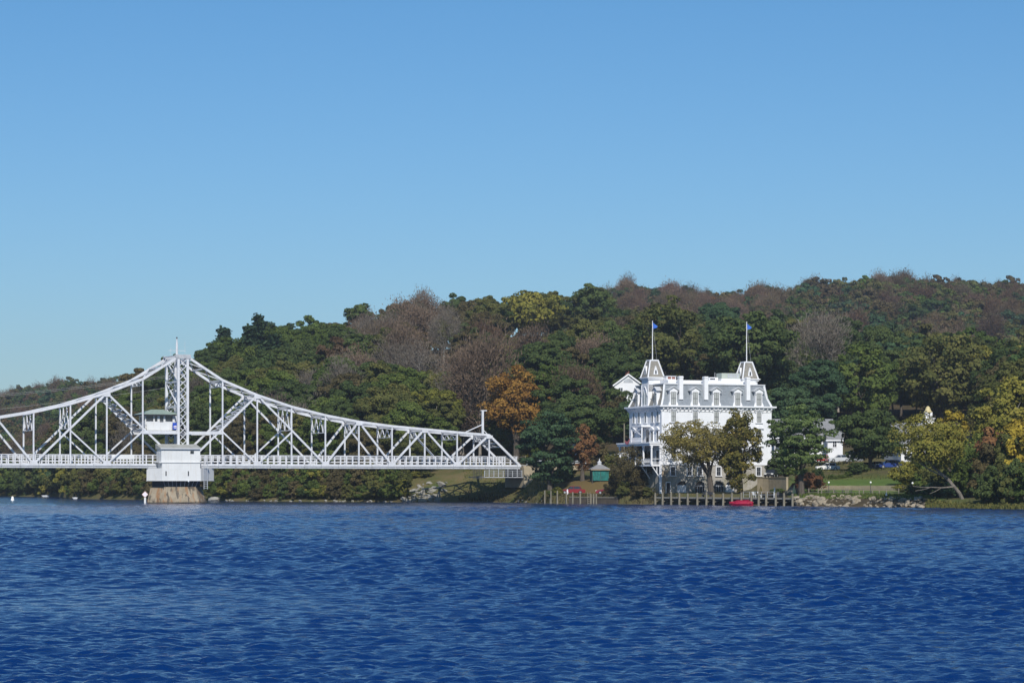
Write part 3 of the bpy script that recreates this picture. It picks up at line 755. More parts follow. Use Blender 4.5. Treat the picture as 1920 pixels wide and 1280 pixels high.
def leaves(rng, P, Nn, size, aspect=1.0):
    """one quad at each point, facing Nn"""
    N = len(P)
    r = unit(rng.normal(size=(N, 3)))
    a = unit(np.cross(Nn, r)); b = np.cross(Nn, a)
    s = size * rng.uniform(0.55, 1.35, (N, 1))
    a = a * s * aspect; b = b * s / aspect
    j = lambda: 1 + rng.uniform(-0.35, 0.35, (N, 1))
    return np.stack([P - a * j() - b * j(), P + a * j() - b * j(), P + a * j() + b * j(), P - a * j() + b * j()], 1)

def crown_cloud(rng, Rr, Hc, zc, ncl, nper, leaf, low=0.45, squash=0.72, rc=(0.20, 0.34), inner=0.45, aspect=1.0):
    """leaf clumps spread through an uneven egg-shaped crown"""
    d = unit(rng.normal(size=(ncl, 3)))
    rr = inner + (1 - inner) * rng.uniform(0, 1, ncl) ** 0.6
    lump = 1 + 0.16 * np.sin(3 * np.arctan2(d[:, 1], d[:, 0]) + rng.uniform(0, 6)) + rng.uniform(-0.12, 0.12, ncl)
    w = np.where(d[:, 2] < 0, 1 + low * 0.3 * d[:, 2], 1.0)
    C = np.stack([d[:, 0] * Rr * rr * lump * w, d[:, 1] * Rr * rr * lump * w, zc + d[:, 2] * Hc / 2 * rr * (0.92 + 0.16 * rng.uniform(size=ncl))], 1)
    R_ = Rr * rng.uniform(rc[0], rc[1], ncl)
    idx = np.repeat(np.arange(ncl), nper)
    n = unit(rng.normal(size=(len(idx), 3)) + np.array([0, 0, 0.35]))
    rad = R_[idx][:, None] * rng.uniform(0.35, 1.0, (len(idx), 1)) ** 0.5
    P = C[idx] + n * rad * np.array([1, 1, squash])
    out = unit(P - np.array([0, 0, zc - Hc * 0.15]))
    Nn = unit(0.75 * n + 0.55 * out + 0.55 * rng.normal(size=P.shape))
    ct = rng.uniform(0.15, 0.85, ncl)
    tone = np.clip(0.55 * ct[idx] + 0.45 * rng.uniform(0, 1, len(idx)), 0, 1)
    return leaves(rng, P, Nn, leaf, aspect), tone

def crown_pine(rng, Rr, H, z0, leaf, levels=9, nper=60):
    Vs, Ts = [], []
    for k in range(levels):
        f = k / (levels - 1); z = z0 + (H - z0) * f
        r = Rr * (1 - f) ** 0.7 * rng.uniform(0.75, 1.1) + 0.5
        nb = 6 if f < 0.8 else 4
        for b in range(nb):
            t = rng.uniform(0, 6.28); rb = r * rng.uniform(0.65, 1.1)
            s = rng.uniform(0.15, 1, nper) ** 0.8
            P = np.stack([np.cos(t) * rb * s, np.sin(t) * rb * s, z + 0.12 * rb * s], 1) + rng.normal(size=(nper, 3)) * np.array([0.50, 0.50, 0.30]) * (0.5 + 0.12 * Rr)
            Nn = unit(np.array([0, 0, 0.9]) + 0.6 * rng.normal(size=(nper, 3)))
            Vs.append(leaves(rng, P, Nn, leaf, 1.3)); Ts.append(np.clip(rng.uniform(0.1, 0.8) * 0.6 + rng.uniform(0, 0.4, nper), 0, 1))
    return np.concatenate(Vs), np.concatenate(Ts)

def limbs(rng, m, p, d, L, r, depth, spread=0.55, tips=None, n=5, bend=0.12):
    p = Vector(p); d = Vector(d).normalized()
    segs = 3 if depth > 1 else 2
    for i in range(segs):
        q = p + d * (L / segs)
        r2 = r * (1 - 0.22)
        m.tube(p, q, r, r2, n if r > 0.06 else 3, cap=False)
        p, r = q, r2
        d = (d + Vector(rng.normal(size=3)) * bend + Vector((0, 0, 0.05))).normalized()
        if depth > 0 and i == segs - 2:
            limbs(rng, m, p, (d + Vector(rng.normal(size=3)) * spread).normalized(), L * 0.62, r * 0.6, depth - 1, spread, tips, n, bend)
    if depth > 0:
        for _ in range(2):
            limbs(rng, m, p, (d + Vector(rng.normal(size=3)) * spread).normalized(), L * rng.uniform(0.58, 0.78), r * 0.72, depth - 1, spread, tips, n, bend)
    elif tips is not None: tips.append(tuple(p))

def trunk_mesh(seed, H, r, mat, spread=0.5, depth=2, frac=0.42, lean=(0, 0)):
    rng = np.random.default_rng(seed); m = MB()
    m.tube((0, 0, -1.0), (lean[0] * .1, lean[1] * .1, 0.6), r * 1.35, r * 1.02, 7)
    limbs(rng, m, (lean[0] * .1, lean[1] * .1, 0.5), (lean[0], lean[1], 1), H * frac, r, depth, spread, None, 6)
    return m.mesh('trunk', mat)

def bare_crown(seed, H, Rr, ntw=2600, tw=(0.035, 0.7), depth=4):
    """fine branches and a haze of twigs"""
    rng = np.random.default_rng(seed); m = MB(); tips = []
    limbs(rng, m, (0, 0, H * 0.30), (0.05, 0, 1), H * 0.30, 0.13, depth, 0.55, tips, 4)
    T = np.array(tips)
    c = np.array([0, 0, H * 0.62])
    d = unit(rng.normal(size=(ntw, 3))); rr = rng.uniform(0.3, 1, (ntw, 1)) ** 0.5
    P = c + d * rr * np.array([Rr, Rr, H * 0.38])
    k = rng.integers(0, len(T), ntw // 2)
    P[:ntw // 2] = T[k] + rng.normal(size=(ntw // 2, 3)) * 0.9
    ax = unit(P - np.array([0, 0, H * 0.25]) + rng.normal(size=P.shape) * 3.4)
    sd = unit(np.cross(ax, rng.normal(size=P.shape)))
    L = tw[1] * rng.uniform(0.5, 1.4, (ntw, 1)); W = tw[0] * rng.uniform(0.6, 1.5, (ntw, 1))
    V = np.stack([P - sd * W, P + sd * W, P + ax * L + sd * W * 0.3, P + ax * L - sd * W * 0.3], 1)
    return V, np.clip(rng.uniform(0.1, 0.9, ntw), 0, 1), m

def wear(o, mat):
    """own material on shared mesh data"""
    o.material_slots[0].link = 'OBJECT'; o.material_slots[0].material = mat
    return o
CROWN, TRUNK = {}, {}
def crown_var(kind, v):
    key = (kind if kind in ('pine', 'bare', 'redbare') else 'leafy', v)
    if key in CROWN: return CROWN[key]
    rng = np.random.default_rng(100 * v + len(key[0]))
    if kind == 'pine':
        V, t = crown_pine(rng, 3.9, 14.5, 3.0, 0.27, 11, 70)
    elif kind in ('bare', 'redbare'):
        V, t, m = bare_crown(50 + v, 13.0, 4.6, 4200 if kind == 'bare' else 8000, (0.035, 0.5) if kind == 'bare' else (0.065, 0.4))
    else:
        shape = [(5.0, 8.6, 8.2), (4.6, 10.2, 8.6), (5.6, 8.0, 7.8), (4.2, 9.2, 8.4)][v % 4]
        V, t = crown_cloud(rng, shape[0], shape[1], shape[2], 120, 210, 0.112, rc=(0.13, 0.27), squash=0.6)
    CROWN[key] = quad_mesh('crown', V, t, [LEAF[kind]])
    return CROWN[key]
def trunk_var(kind, v):
    key = ('b' if kind in ('bare', 'redbare') else 'p' if kind == 'pine' else 'l', v)
    if key not in TRUNK:
        if key[0] == 'b': TRUNK[key] = trunk_mesh(50 + v, 13, 0.24, M['bark_pale'], 0.42, 3, 0.42)
        elif key[0] == 'p': TRUNK[key] = MB().tube((0, 0, -1), (0, 0, 14), 0.26, 0.05, 7).mesh('trunk', M['bark'])
        else: TRUNK[key] = trunk_mesh(70 + v, 12, 0.25, M['bark_pale'] if v % 2 else M['bark'], 0.5, 2, 0.40)
    return TRUNK[key]
def tree(name, label, kind, v, loc, sc, rz, group=None, cat='tree'):
    t = thing(name, label, cat, loc, rz, group, sc)
    put('trunk', trunk_var(kind, v), t)
    wear(put('crown', crown_var(kind, v), t), LEAF[kind])
    return t

WOOD_LABEL = {
    'dark': ('leafy_tree', 'dark green leafy tree growing in the hillside wood'), 'green': ('leafy_tree', 'fresh green leafy tree growing in the hillside wood'),
    'olive': ('leafy_tree', 'olive green leafy tree growing in the hillside wood'), 'yellow': ('leafy_tree', 'yellow green tree growing in the hillside wood'),
    'brown': ('leafy_tree', 'brownish olive tree in the hillside wood'), 'rust': ('leafy_tree', 'rust coloured autumn tree growing in the hillside wood'),
    'bare': ('bare_tree', 'leafless grey tree in the hillside wood'), 'redbare': ('bare_tree', 'thinly leaved reddish tree in the hillside wood'),
    'pine': ('pine_tree', 'dark pine tree rising from the hillside wood'), 'bluegreen': ('leafy_tree', 'cool green leafy tree growing in the hillside wood'),
}
def pick_kind(rng, px, py):
    """what grows where on the hill"""
    def ch(**w):
        k = list(w); p = np.array([w[a] for a in k], float); return k[rng.choice(len(k), p=p / p.sum())]
    if px < 360: return ch(dark=4, green=3, olive=1, brown=1.2, bare=.5)
    if py < 690 and px < 560: return ch(pine=4, dark=4, green=2)
    if px < 600: return ch(dark=3, green=4, olive=1.2, brown=1, bare=.8)
    if py < 620 and px < 760: return ch(dark=4, green=2, olive=2, pine=1.2, brown=1)
    if 640 < px < 880 and py < 715: return ch(bare=4, redbare=3.2, brown=3, dark=1.2, olive=1.5)
    if px < 760: return ch(green=4, dark=3, olive=2, bare=.8, brown=.8)
    if px < 880: return ch(green=2.4, olive=3, yellow=1.0, dark=1.5, bare=1, brown=1)
    if px < 1180: return ch(olive=3.5, dark=3, brown=3.5, redbare=.6, green=.6)
    if px < 1430: return ch(dark=4, bluegreen=2, olive=2, brown=1.5)
    if px < 1600 and py < 665: return ch(bare=2.6, brown=2, olive=2.2, dark=2)
    if px < 1600: return ch(dark=4, bluegreen=3, green=1.5)
    if px < 1880: return ch(green=3, olive=3, dark=2.4, yellow=1.0, bluegreen=1.2)
    return ch(brown=2, olive=2, dark=2, yellow=1)

def scatter():
    rng = np.random.default_rng(21)
    pts = []
    def grid(cell, ua, ub, ya, yb):
        Y = ya
        while Y < yb:
            X = wx(ua, Y) - cell
            while X < wx(ub, Y) + cell:
                x, y = X + rng.uniform(-.42, .42) * cell, Y + rng.uniform(-.42, .42) * cell
                pts.append((x, y))
                X += cell
            Y += cell
    grid(8.2, 110, 1990, 505, 860)
    extra = len(pts); grid(9.0, 2000, 2330, 380, 800)   # the wood goes on past the right edge of the view
    near = []
    for x, y in pts:
        u = upx(x, y); S = shore(u)
        start = S + np.interp(u, [110, 140, 740, 860, 920, 1000, 1100, 1200, 1420, 1500, 1700, 1760, 1990, 2040], [14, 10, 10, 24, 40, 50, 46, 60, 96, 122, 118, 62, 40, 8])
        rn = np.interp(u, NR_U, NR_Y)
        if y < start or y > rn + 22: continue
        z = ground(x, y)
        sc = rng.uniform(0.85, 1.45)
        v = HZ - F * (z + 13.0 * sc - CH) / y
        bad = any(a < u < b and y < yy and v < 736 for a, b, yy in CLEAR)
        for q in SPECIAL:
            pw = q[7] * F / q[4]
            if abs(u - q[3]) < pw * 1.12 + 8 and y < q[4] + q[7] * 0.8 and (v < q[6] - 12 or abs(y - q[4]) < q[7] * 0.8): bad = True
        for q in BARE:
            if abs(u - q[3]) < 36 and y < q[4] + 4 and v < q[5] + 75: bad = True
        if bad: continue
        if y - S < 30 and u < 900: sc *= 0.8
        near.append([x, y, z, sc])
    # which ones show largest: front to back over a coarse picture grid
    near.sort(key=lambda p: p[1])
    g = np.zeros((110, 480), bool)
    vis = []
    for x, y, z, sc in near:
        u = upx(x, y); v = HZ - F * (z + 8.4 * sc - CH) / y
        ru, rv = 5.0 * sc * F / y / 4, 4.6 * sc * F / y / 4
        cu, cv = u / 4, (v - 500) / 4
        ua, ub, va, vb = int(max(0, cu - ru)), int(min(479, cu + ru)), int(max(0, cv - rv)), int(min(109, cv + rv))
        if ua >= ub or va >= vb: vis.append(0); continue
        U, W = np.meshgrid(np.arange(ua, ub), np.arange(va, vb))
        el = ((U - cu) / ru) ** 2 + ((W - cv) / rv) ** 2 < 1
        sub = g[va:vb, ua:ub]
        vis.append(int((el & ~sub).sum())); sub |= el
    order = np.argsort(vis)[::-1]
    chosen = set(order[:290].tolist())
    rest = []
    for i, (x, y, z, sc) in enumerate(near):
        u = upx(x, y); v = HZ - F * (z + 8.4 * sc - CH) / y
        k = pick_kind(rng, u, v)
        if i in chosen and vis[i] > 0:
            nm, lb = WOOD_LABEL[k]
            fr = (y - shore(u)) / (np.interp(u, NR_U, NR_Y) - shore(u))
            lv = 'at the foot of the hill ' if fr < .3 else 'part way up the hill ' if fr < .72 else 'near the top of the hill '
            lb = lb.replace('growing in the hillside wood', '').replace('rising from the hillside wood', '').replace('in the hillside wood', '').strip() + ' ' + lv + zone(u)
            lb = ' '.join((('tall ' if sc > 1.25 else 'small ' if sc < 1.0 else '') + lb).split()[:16])
            tree(nm, lb, k, int(rng.integers(0, 4)), (x, y, z - 0.3), (sc * rng.uniform(.9, 1.12), sc * rng.uniform(.9, 1.12), sc * rng.uniform(.88, 1.1)), rng.uniform(0, 6.28), 'trees of the hillside wood: ' + lb)
        elif vis[i] > 0 or u > 1990 or rng.uniform() < 0.5: rest.append((x, y, z, sc, k))
    return rest, rng

def woodmat():
    t = NT('mixed_woodland_leaves')
    at = t.n('ShaderNodeAttribute', attribute_name='tone')
    ic = t.n('ShaderNodeAttribute', attribute_name='leafcol', attribute_type='INSTANCER')
    k = t.math('ADD', t.math('MULTIPLY', at.outputs['Fac'], 0.9), 0.55)
    vm = t.n('ShaderNodeVectorMath', operation='SCALE'); t.l(ic.outputs['Color'], vm.inputs[0]); t.l(k, vm.inputs['Scale'])
    d = t.n('ShaderNodeBsdfDiffuse'); tr = t.n('ShaderNodeBsdfTranslucent')
    t.l(vm.outputs[0], d.inputs[0]); t.l(vm.outputs[0], tr.inputs[0])
    mx = t.n('ShaderNodeMixShader', i_0=0.25); t.l(d.outputs[0], mx.inputs[1]); t.l(tr.outputs[0], mx.inputs[2]); t.l(mx.outputs[0], t.out.inputs[0])
    return t.m
KCOL = {'dark': (.062, .088, .033), 'green': (.080, .115, .032), 'olive': (.105, .106, .040), 'yellow': (.19, .18, .04), 'brown': (.110, .086, .044), 'rust': (.17, .085, .04),
        'bare': (.125, .106, .080), 'redbare': (.140, .098, .066), 'pine': (.044, .076, .040), 'bluegreen': (.052, .094, .048), 'gold': (.25, .2, .04), 'orange': (.25, .12, .03)}
wood_src = bpy.data.collections.new('woodland_crowns')          # shapes scattered by the woodland below, not placed in the scene themselves
_wm = woodmat()
for v in range(4):
    g_ = np.random.default_rng(600 + v)
    V_, t_ = crown_cloud(g_, [5.0, 4.5, 5.6, 4.8][v], [8.8, 10.4, 7.8, 9.2][v], 8.0, 80, 75, 0.20, rc=(0.12, 0.26), squash=0.6)
    wood_src.objects.link(bpy.data.objects.new('crown_%d_leafy' % v, quad_mesh('woodland_crown', V_, t_, [_wm])))
V_, t_ = crown_pine(np.random.default_rng(610), 3.9, 14.5, 3.0, 0.3, 10, 60)
wood_src.objects.link(bpy.data.objects.new('crown_4_pine', quad_mesh('woodland_crown', V_, t_, [_wm])))
for v in range(2):
    V_, t_, _m = bare_crown(620 + v, 13.0, 4.6, 6000, (0.07, 0.5))
    wood_src.objects.link(bpy.data.objects.new('crown_%d_bare' % (5 + v), quad_mesh('woodland_crown', V_, t_, [_wm])))

def woodland(name, label, items, seed, dim=1.0):
    """a mass of trees nobody could count: crowns scattered on points"""
    rng = np.random.default_rng(seed); n_ = len(items)
    me = bpy.data.meshes.new(name)
    me.vertices.add(n_); me.vertices.foreach_set('co', np.array([(x, y, z - .3) for x, y, z, sc, k in items], np.float32).ravel())
    col = np.array([(*[c * dim for c in KCOL[k]], 1) for *_, k in items], np.float32)
    col[:, :3] *= rng.uniform(.72, 1.25, (n_, 1)) * rng.uniform(.92, 1.08, (n_, 3))
    me.attributes.new('leafcol', 'FLOAT_COLOR', 'POINT').data.foreach_set('color', col.ravel())
    me.attributes.new('scl', 'FLOAT_VECTOR', 'POINT').data.foreach_set('vector', np.array([(sc * rng.uniform(.9, 1.15), sc * rng.uniform(.9, 1.15), sc * rng.uniform(.85, 1.15)) for _, _, _, sc, _ in items], np.float32).ravel())
    me.attributes.new('rot', 'FLOAT_VECTOR', 'POINT').data.foreach_set('vector', np.array([(0, 0, rng.uniform(0, 6.28)) for _ in items], np.float32).ravel())
    me.attributes.new('pick', 'INT', 'POINT').data.foreach_set('value', np.array([4 if k == 'pine' else 5 + int(rng.integers(0, 2)) if k in ('bare', 'redbare') else int(rng.integers(0, 4)) for *_, k in items], np.int32))
    me.materials.append(_wm)
    o = put(name, me)
    ng = bpy.data.node_groups.new(name + '_scatter', 'GeometryNodeTree')
    ng.interface.new_socket('Geometry', in_out='INPUT', socket_type='NodeSocketGeometry'); ng.interface.new_socket('Geometry', in_out='OUTPUT', socket_type='NodeSocketGeometry')
    N, L = ng.nodes, ng.links
    gi, go, ip, ci = N.new('NodeGroupInput'), N.new('NodeGroupOutput'), N.new('GeometryNodeInstanceOnPoints'), N.new('GeometryNodeCollectionInfo')
    ci.inputs['Collection'].default_value = wood_src; ci.inputs['Separate Children'].default_value = True; ci.inputs['Reset Children'].default_value = True
    def attr(nm, typ):
        a = N.new('GeometryNodeInputNamedAttribute'); a.data_type = typ; a.inputs[0].default_value = nm; return a.outputs[0]
    L.new(gi.outputs[0], ip.inputs['Points']); L.new(ci.outputs[0], ip.inputs['Instance']); ip.inputs['Pick Instance'].default_value = True
    L.new(attr('pick', 'INT'), ip.inputs['Instance Index']); L.new(attr('rot', 'FLOAT_VECTOR'), ip.inputs['Rotation']); L.new(attr('scl', 'FLOAT_VECTOR'), ip.inputs['Scale'])
    L.new(ip.outputs[0], go.inputs[0])
    o.modifiers.new('scatter', 'NODES').node_group = ng
    return tag(o, label, 'woodland', None, 'stuff')

SPECIAL = [   # name, label, kind, column, distance, crown top row, crown bottom row, half width m, leaf, clumps, per clump, squash, inner, crown shift m
    ('shade_tree', 'spreading olive brown tree with a forked trunk in front of the white mansion', 'bronze', 1333, 459, 779, 880, 7.6, .092, 150, 110, .6, .25, -2.4),
    ('magnolia_tree', 'dense dark magnolia with brown tinted leaves standing against the white mansion', 'magnolia', 1388, 457, 764, 922, 4.2, .135, 140, 80, .9, .2, -.3),
    ('locust_tree', 'feathery green locust tree with a dark trunk at the end of the dock', 'locust', 1503, 433, 750, 890, 6.2, .12, 130, 120, .4, .25, -.5),
    ('maple_tree', 'broad dark green maple shading the parked cars below the cupola hall', 'dark', 1632, 484, 764, 870, 6.9, .16, 130, 110, .5, .3, 0),
    ('leaning_tree', 'pale yellow green tree leaning out from the river bank on a bare slanting trunk', 'yellow', 1806, 399, 778, 878, 6.2, .11, 130, 105, .8, .2, -4.6),
    ('yellow_tree', 'bright yellow green tree beside the cupola of the hall', 'gold', 1787, 440, 761, 838, 2.6, .16, 36, 80, .8, .3, 0),
    ('riverside_tree', 'tall yellow green tree above the orange tree on the right hand bank', 'yellow', 1893, 432, 704, 846, 5.4, .18, 80, 80, .6, .3, 0),
    ('riverside_tree', 'orange brown tree on the bank below the tall yellow tree', 'rust', 1872, 408, 800, 912, 4.0, .17, 60, 75, .7, .3, 0),
    ('riverside_tree', 'golden brown tree standing behind the orange brown bank tree', 'gold', 1918, 415, 765, 900, 4.2, .17, 60, 75, .7, .3, 0),
    ('riverside_tree', 'green tree between the leaning tree and the orange brown bank tree', 'green', 1838, 404, 842, 944, 3.0, .17, 56, 75, .8, .3, 0),
    ('riverside_tree', 'thin greyish half bare tree behind the leaning tree', 'brown', 1843, 436, 782, 890, 3.6, .11, 42, 60, .7, .3, 0),
    ('cedar_tree', 'dense dark blue green tree beside the bridge abutment', 'bluegreen', 1031, 505, 766, 918, 6.0, .15, 140, 110, .42, .3, 0),
    ('rust_tree', 'thin rust red tree behind the teal sided shelter', 'rust', 1092, 506, 782, 888, 3.0, .13, 48, 62, .8, .25, 0),
    ('orange_maple', 'large round orange maple rising behind the end of the bridge', 'orange', 968, 562, 683, 818, 6.9, .16, 140, 110, .7, .3, 0),
    ('willow_bush', 'loose brown green willow bush in front of the columned porch', 'brown', 1186, 476, 832, 946, 4.9, .085, 120, 95, 1.0, .2, 0),
    ('skyline_tree', 'broad pale yellow tree on the skyline above the orange maple', 'yellow', 992, 835, 544, 622, 9.6, .3, 80, 80, .6, .3, 0),
    ('skyline_tree', 'dark rounded tree on the skyline beside the pale yellow one', 'dark', 1112, 838, 533, 604, 5.9, .28, 60, 80, .7, .35, 0),
    ('hillside_maple', 'tall mottled green and yellow tree behind the flagpole nearest the porch', 'olive', 1258, 640, 560, 712, 9.0, .25, 110, 85, .6, .35, 0),
    ('hillside_maple', 'large domed dark green tree behind the flagpole nearest the rooftop air unit', 'dark', 1406, 625, 580, 715, 9.4, .25, 110, 85, .6, .4, 0),
    ('hillside_maple', 'big fresh green tree on the slope behind the dark maple', 'green', 1622, 590, 640, 800, 8.0, .24, 110, 85, .6, .35, 0),
    ('hillside_maple', 'biggest yellow tinged tree on the slope above the cupola hall', 'olive', 1765, 605, 614, 790, 10.6, .25, 125, 85, .6, .35, 0),
    ('slope_tree', 'dark tree standing before the gabled house behind the mansion', 'dark', 1143, 590, 722, 806, 4.6, .17, 90, 85, .6, .3, 0),
    ('slope_tree', 'brown green tree between the utility pole and the gabled house', 'brown', 1160, 556, 742, 826, 4.2, .15, 80, 85, .6, .3, 0),
    ('slope_tree', 'deep green tree pressed against the river side of the mansion', 'bluegreen', 1187, 548, 738, 834, 3.6, .16, 80, 85, .6, .3, 0),
    ('skyline_tree', 'pair of dark bushy crowns standing up from the ridge over the bare trees', 'dark', 852, 835, 552, 606, 4.4, .27, 40, 80, .7, .3, 0),
    ('skyline_tree', 'dark flat topped tree on the ridge above the green hillside', 'dark', 676, 825, 571, 612, 4.8, .27, 40, 80, .6, .3, 0),
]
BARE = [
    ('bare_tree', 'bushy reddish brown bare tree beside the large orange maple', 'redbare', 900, 575, 660, 0.62),
    ('bare_tree', 'wide grey brown bare tree on the slope behind the mansion', 'bare', 1528, 640, 600, 0.62),
    ('bare_tree', 'pale trunked bare tree high on the slope over the bridge', 'bare', 832, 745, 588, 0.5),
]
CLEAR = [(1108, 1216, 612)]      # column range kept open in front of this distance (a house stands there)

def zone(u):
    for lim, s_ in ((330, 'behind the bridge tower'), (560, 'over the stepped bridge truss'), (760, 'over the bridge middle'), (890, 'over the bridge end'),
                    (1060, 'around the orange maple'), (1180, 'beside the columned porch'), (1430, 'behind the mansion roof'), (1580, 'behind the low white house'), (1780, 'behind the cupola hall')):
        if u < lim: return s_
    return 'beyond the riverside trees'
rest, rng_ = scatter()
woodland('hillside_woodland', 'dense mixed autumn wood between the trees of the near hillside', rest, 3)
far = []
for _ in range(4400):
    if rng_.uniform() < 0.62: u, y = rng_.uniform(1040, 2330), rng_.uniform(985, 1385)
    else: u, y = rng_.uniform(-330, 470), rng_.uniform(1010, 1730)
    x = wx(u, y); D, Z = profile(u)
    if np.interp(y + 30, D, Z) - np.interp(y, D, Z) < -4: continue
    r = rng_.uniform()
    patch = math.sin(x * .045 + y * .021) + math.sin(x * .023 - y * .03)
    if 1240 < u < 1480 and y > 1120 and r < .62: k = 'redbare' if r < .34 else 'rust' if r < .46 else 'brown'
    else:
        ks = ['dark', 'olive', 'brown', 'green', 'brown', 'olive', 'dark', 'redbare', 'brown', 'bluegreen', 'dark', 'olive']
        k = ks[int((r * 8 + (patch + 2) * 1.0) % 12)]
    far.append((x, y, float(np.interp(y, D, Z)), rng_.uniform(0.8, 1.45), k))
woodland('distant_woodland', 'far wooded ridges in muted autumn green and brown', far, 4, 1.05)

def special_tree(q, i):
    name, label, kind, px, Y, top, bot, Rr, leaf, ncl, nper, squash, inner, shift = q
    rng = np.random.default_rng(900 + i)
    X = wx(px, Y); zb = ground(X, Y)
    zt, zl = wz(top, Y), wz(bot, Y)
    H = zt - zb
    root = thing(name, label, 'bush' if 'bush' in name else 'tree', (X, Y, zb))
    low = max(0.3, zl - zb)
    V, t = crown_cloud(rng, Rr * 0.95, (H - low) * 0.93, (H + low) / 2, ncl, nper, leaf, 0.3, squash, (0.12, 0.26) if name in ('shade_tree', 'locust_tree', 'willow_bush', 'leaning_tree') else (0.22, 0.36) if ncl <= 80 else (0.16, 0.30), inner)
    V = V + np.array([shift, 0, 0])
    if kind == 'olive': t = np.clip(t * 1.1, 0, 1)
    put('crown', quad_mesh('crown', V, t, [LEAF[kind]]), root)
    bark = M['bark_pale'] if name in ('riverside_tree', 'skyline_tree') else M['bark_mid'] if name == 'leaning_tree' else M['bark']
    m = MB(); r0 = 0.10 + 0.028 * H
    if name == 'shade_tree': r0 = 0.55
    if name == 'leaning_tree':
        m.tube((0.2, 0, -.8), (-.5, 0, .9), .33, .28, 7); m.tube((-.5, 0, .9), (-2.3, .15, 3.1), .28, .25, 7); m.tube((-2.3, .15, 3.1), (-4.5, .1, 5.0), .25, .2, 7); m.tube((-4.5, .1, 5.0), (-6.8, .3, 8.3), .2, .11, 6)
        for a, b in (((-3.2, .1, 3.7), (-8.6, -.6, 6.2)), ((-4.4, .2, 5.0), (-4.2, .8, 9.5)), ((-5.4, .2, 6.3), (-8.2, 1.0, 10.4)), ((-1.6, 0, 2.0), (-6.4, -1.0, 1.6))):
            limbs(rng, m, a, Vector(b) - Vector(a), (Vector(b) - Vector(a)).length * .75, .13, 1, .4, None, 5)
    else:
        m.tube((0, 0, -1.0), (0, 0, .5), r0 * 1.35, r0, 8)
        th = max(low * 0.75, H * 0.16)
        m.tube((0, 0, .5), (shift * .12, 0, th), r0, r0 * .85, 8)
        nl = 6 if name == 'shade_tree' else 4
        for k in range(nl):
            a = 6.28 * (k + rng.uniform(-.2, .2)) / nl
            d = Vector((math.cos(a) * Rr * .42 + shift * .8, math.sin(a) * Rr * .42, (H - th) * .62))
            limbs(rng, m, (shift * .12, 0, th - .15), d, d.length * .55, r0 * .55, 2, .42, None, 6)
    m.build('trunk', bark, root)
for i, q in enumerate(SPECIAL): special_tree(q, i)
for i, (name, label, kind, px, Y, top, fat) in enumerate(BARE):
    X = wx(px, Y); zb = ground(X, Y); H = wz(top, Y) - zb
    sc = H / 12.6
    t = thing(name, label, 'tree', (X, Y, zb), 1.3 * i, None, (sc * fat * 1.5, sc * fat * 1.5, sc))
    V, tt, m = bare_crown(300 + i, 13.0, 4.4, 11000 if kind == 'redbare' else 8000, (0.05, 0.42) if kind == 'redbare' else (0.034, 0.5))
    put('crown', quad_mesh('crown', V, tt, [LEAF[kind]]), t)
    put('trunk', trunk_mesh(300 + i, 13, 0.2, M['bark_pale'], 0.5, 3, 0.36), t)

# ------------------------------------------------------------------ shrubs along the water
SHRUB = {}
def shrub_mesh(kind, v):
    if v not in SHRUB:
        rng = np.random.default_rng(400 + v + 7 * len(SHRUB))
        V, t = crown_cloud(rng, [2.6, 2.2, 3.0][v], [5.4, 6.0, 4.6][v], [2.5, 2.9, 2.1][v], 60, 90, 0.115, 0.2, 0.8, (0.16, 0.3), 0.25)
        SHRUB[v] = quad_mesh('foliage', V, t, [LEAF[kind]])
    return SHRUB[v]
STEM = MB()
for a in range(5): STEM.tube((0, 0, -.6), (1.1 * math.cos(a * 1.26), 1.1 * math.sin(a * 1.26), 2.8), .09, .03, 5)
STEM = STEM.mesh('stems', M['bark'])
rs = np.random.default_rng(77)
COLNAME = {'dark': 'dark green', 'green': 'fresh green', 'olive': 'olive green', 'yellow': 'yellow green', 'brown': 'brownish', 'rust': 'rusty red', 'bluegreen': 'cool green', 'gold': 'golden', 'orange': 'orange'}
def shrub(px, d, kind, sc, where, tall=1.0, name='shrub', Y=None):
    Y = shore(px) + d if Y is None else Y
    x, y, z = gpx(px, Y)
    lb = '%s %s %s' % (COLNAME[kind], {'shrub': 'leafy shrub'}.get(name, name.replace('_', ' ')), where)
    if sc * tall > 1.0 and name == 'shrub': lb = 'tall ' + lb
    elif sc * tall < .6: lb = 'low ' + lb
    t = thing(name, lb, 'shrub' if name == 'shrub' else 'tree', (x, y, z - .1), rs.uniform(0, 6.28), 'shrubs: ' + lb, (sc, sc, sc * tall))
    v = int(rs.integers(0, 3))
    put('stems', STEM, t); wear(put('foliage', shrub_mesh(kind, v), t), LEAF[kind])
for px in np.arange(398, 752, 11.0):
    for d, sc0 in ((2.0, .72), (8.5, 1.05)):
        k = rs.choice(['olive', 'green', 'brown', 'yellow', 'dark', 'olive', 'brown', 'green'])
        if px > 700: k = rs.choice(['green', 'green', 'olive', 'yellow'])
        where = 'at the water under the bridge span' if d < 5 else 'on the bank behind the water shrubs under the bridge span'
        shrub(px + rs.uniform(-6, 6), d + rs.uniform(-.8, 1.5), str(k), sc0 * rs.uniform(.75, 1.2), where, rs.uniform(.8, 1.1))
for px in np.arange(136, 292, 12.0):
    for d, sc0 in ((2.5, .9), (9, 1.25)):
        k = rs.choice(['brown', 'olive', 'dark', 'brown', 'olive', 'green'])
        shrub(px + rs.uniform(-5, 5), d + rs.uniform(-1, 2), str(k), sc0 * rs.uniform(.8, 1.2), 'on the wooded point behind the pier' if d < 5 else 'behind the wooded point by the pier', rs.uniform(.9, 1.2))
shrub(131, 3, 'yellow', .9, 'at the tip of the wooded point', 1.2)
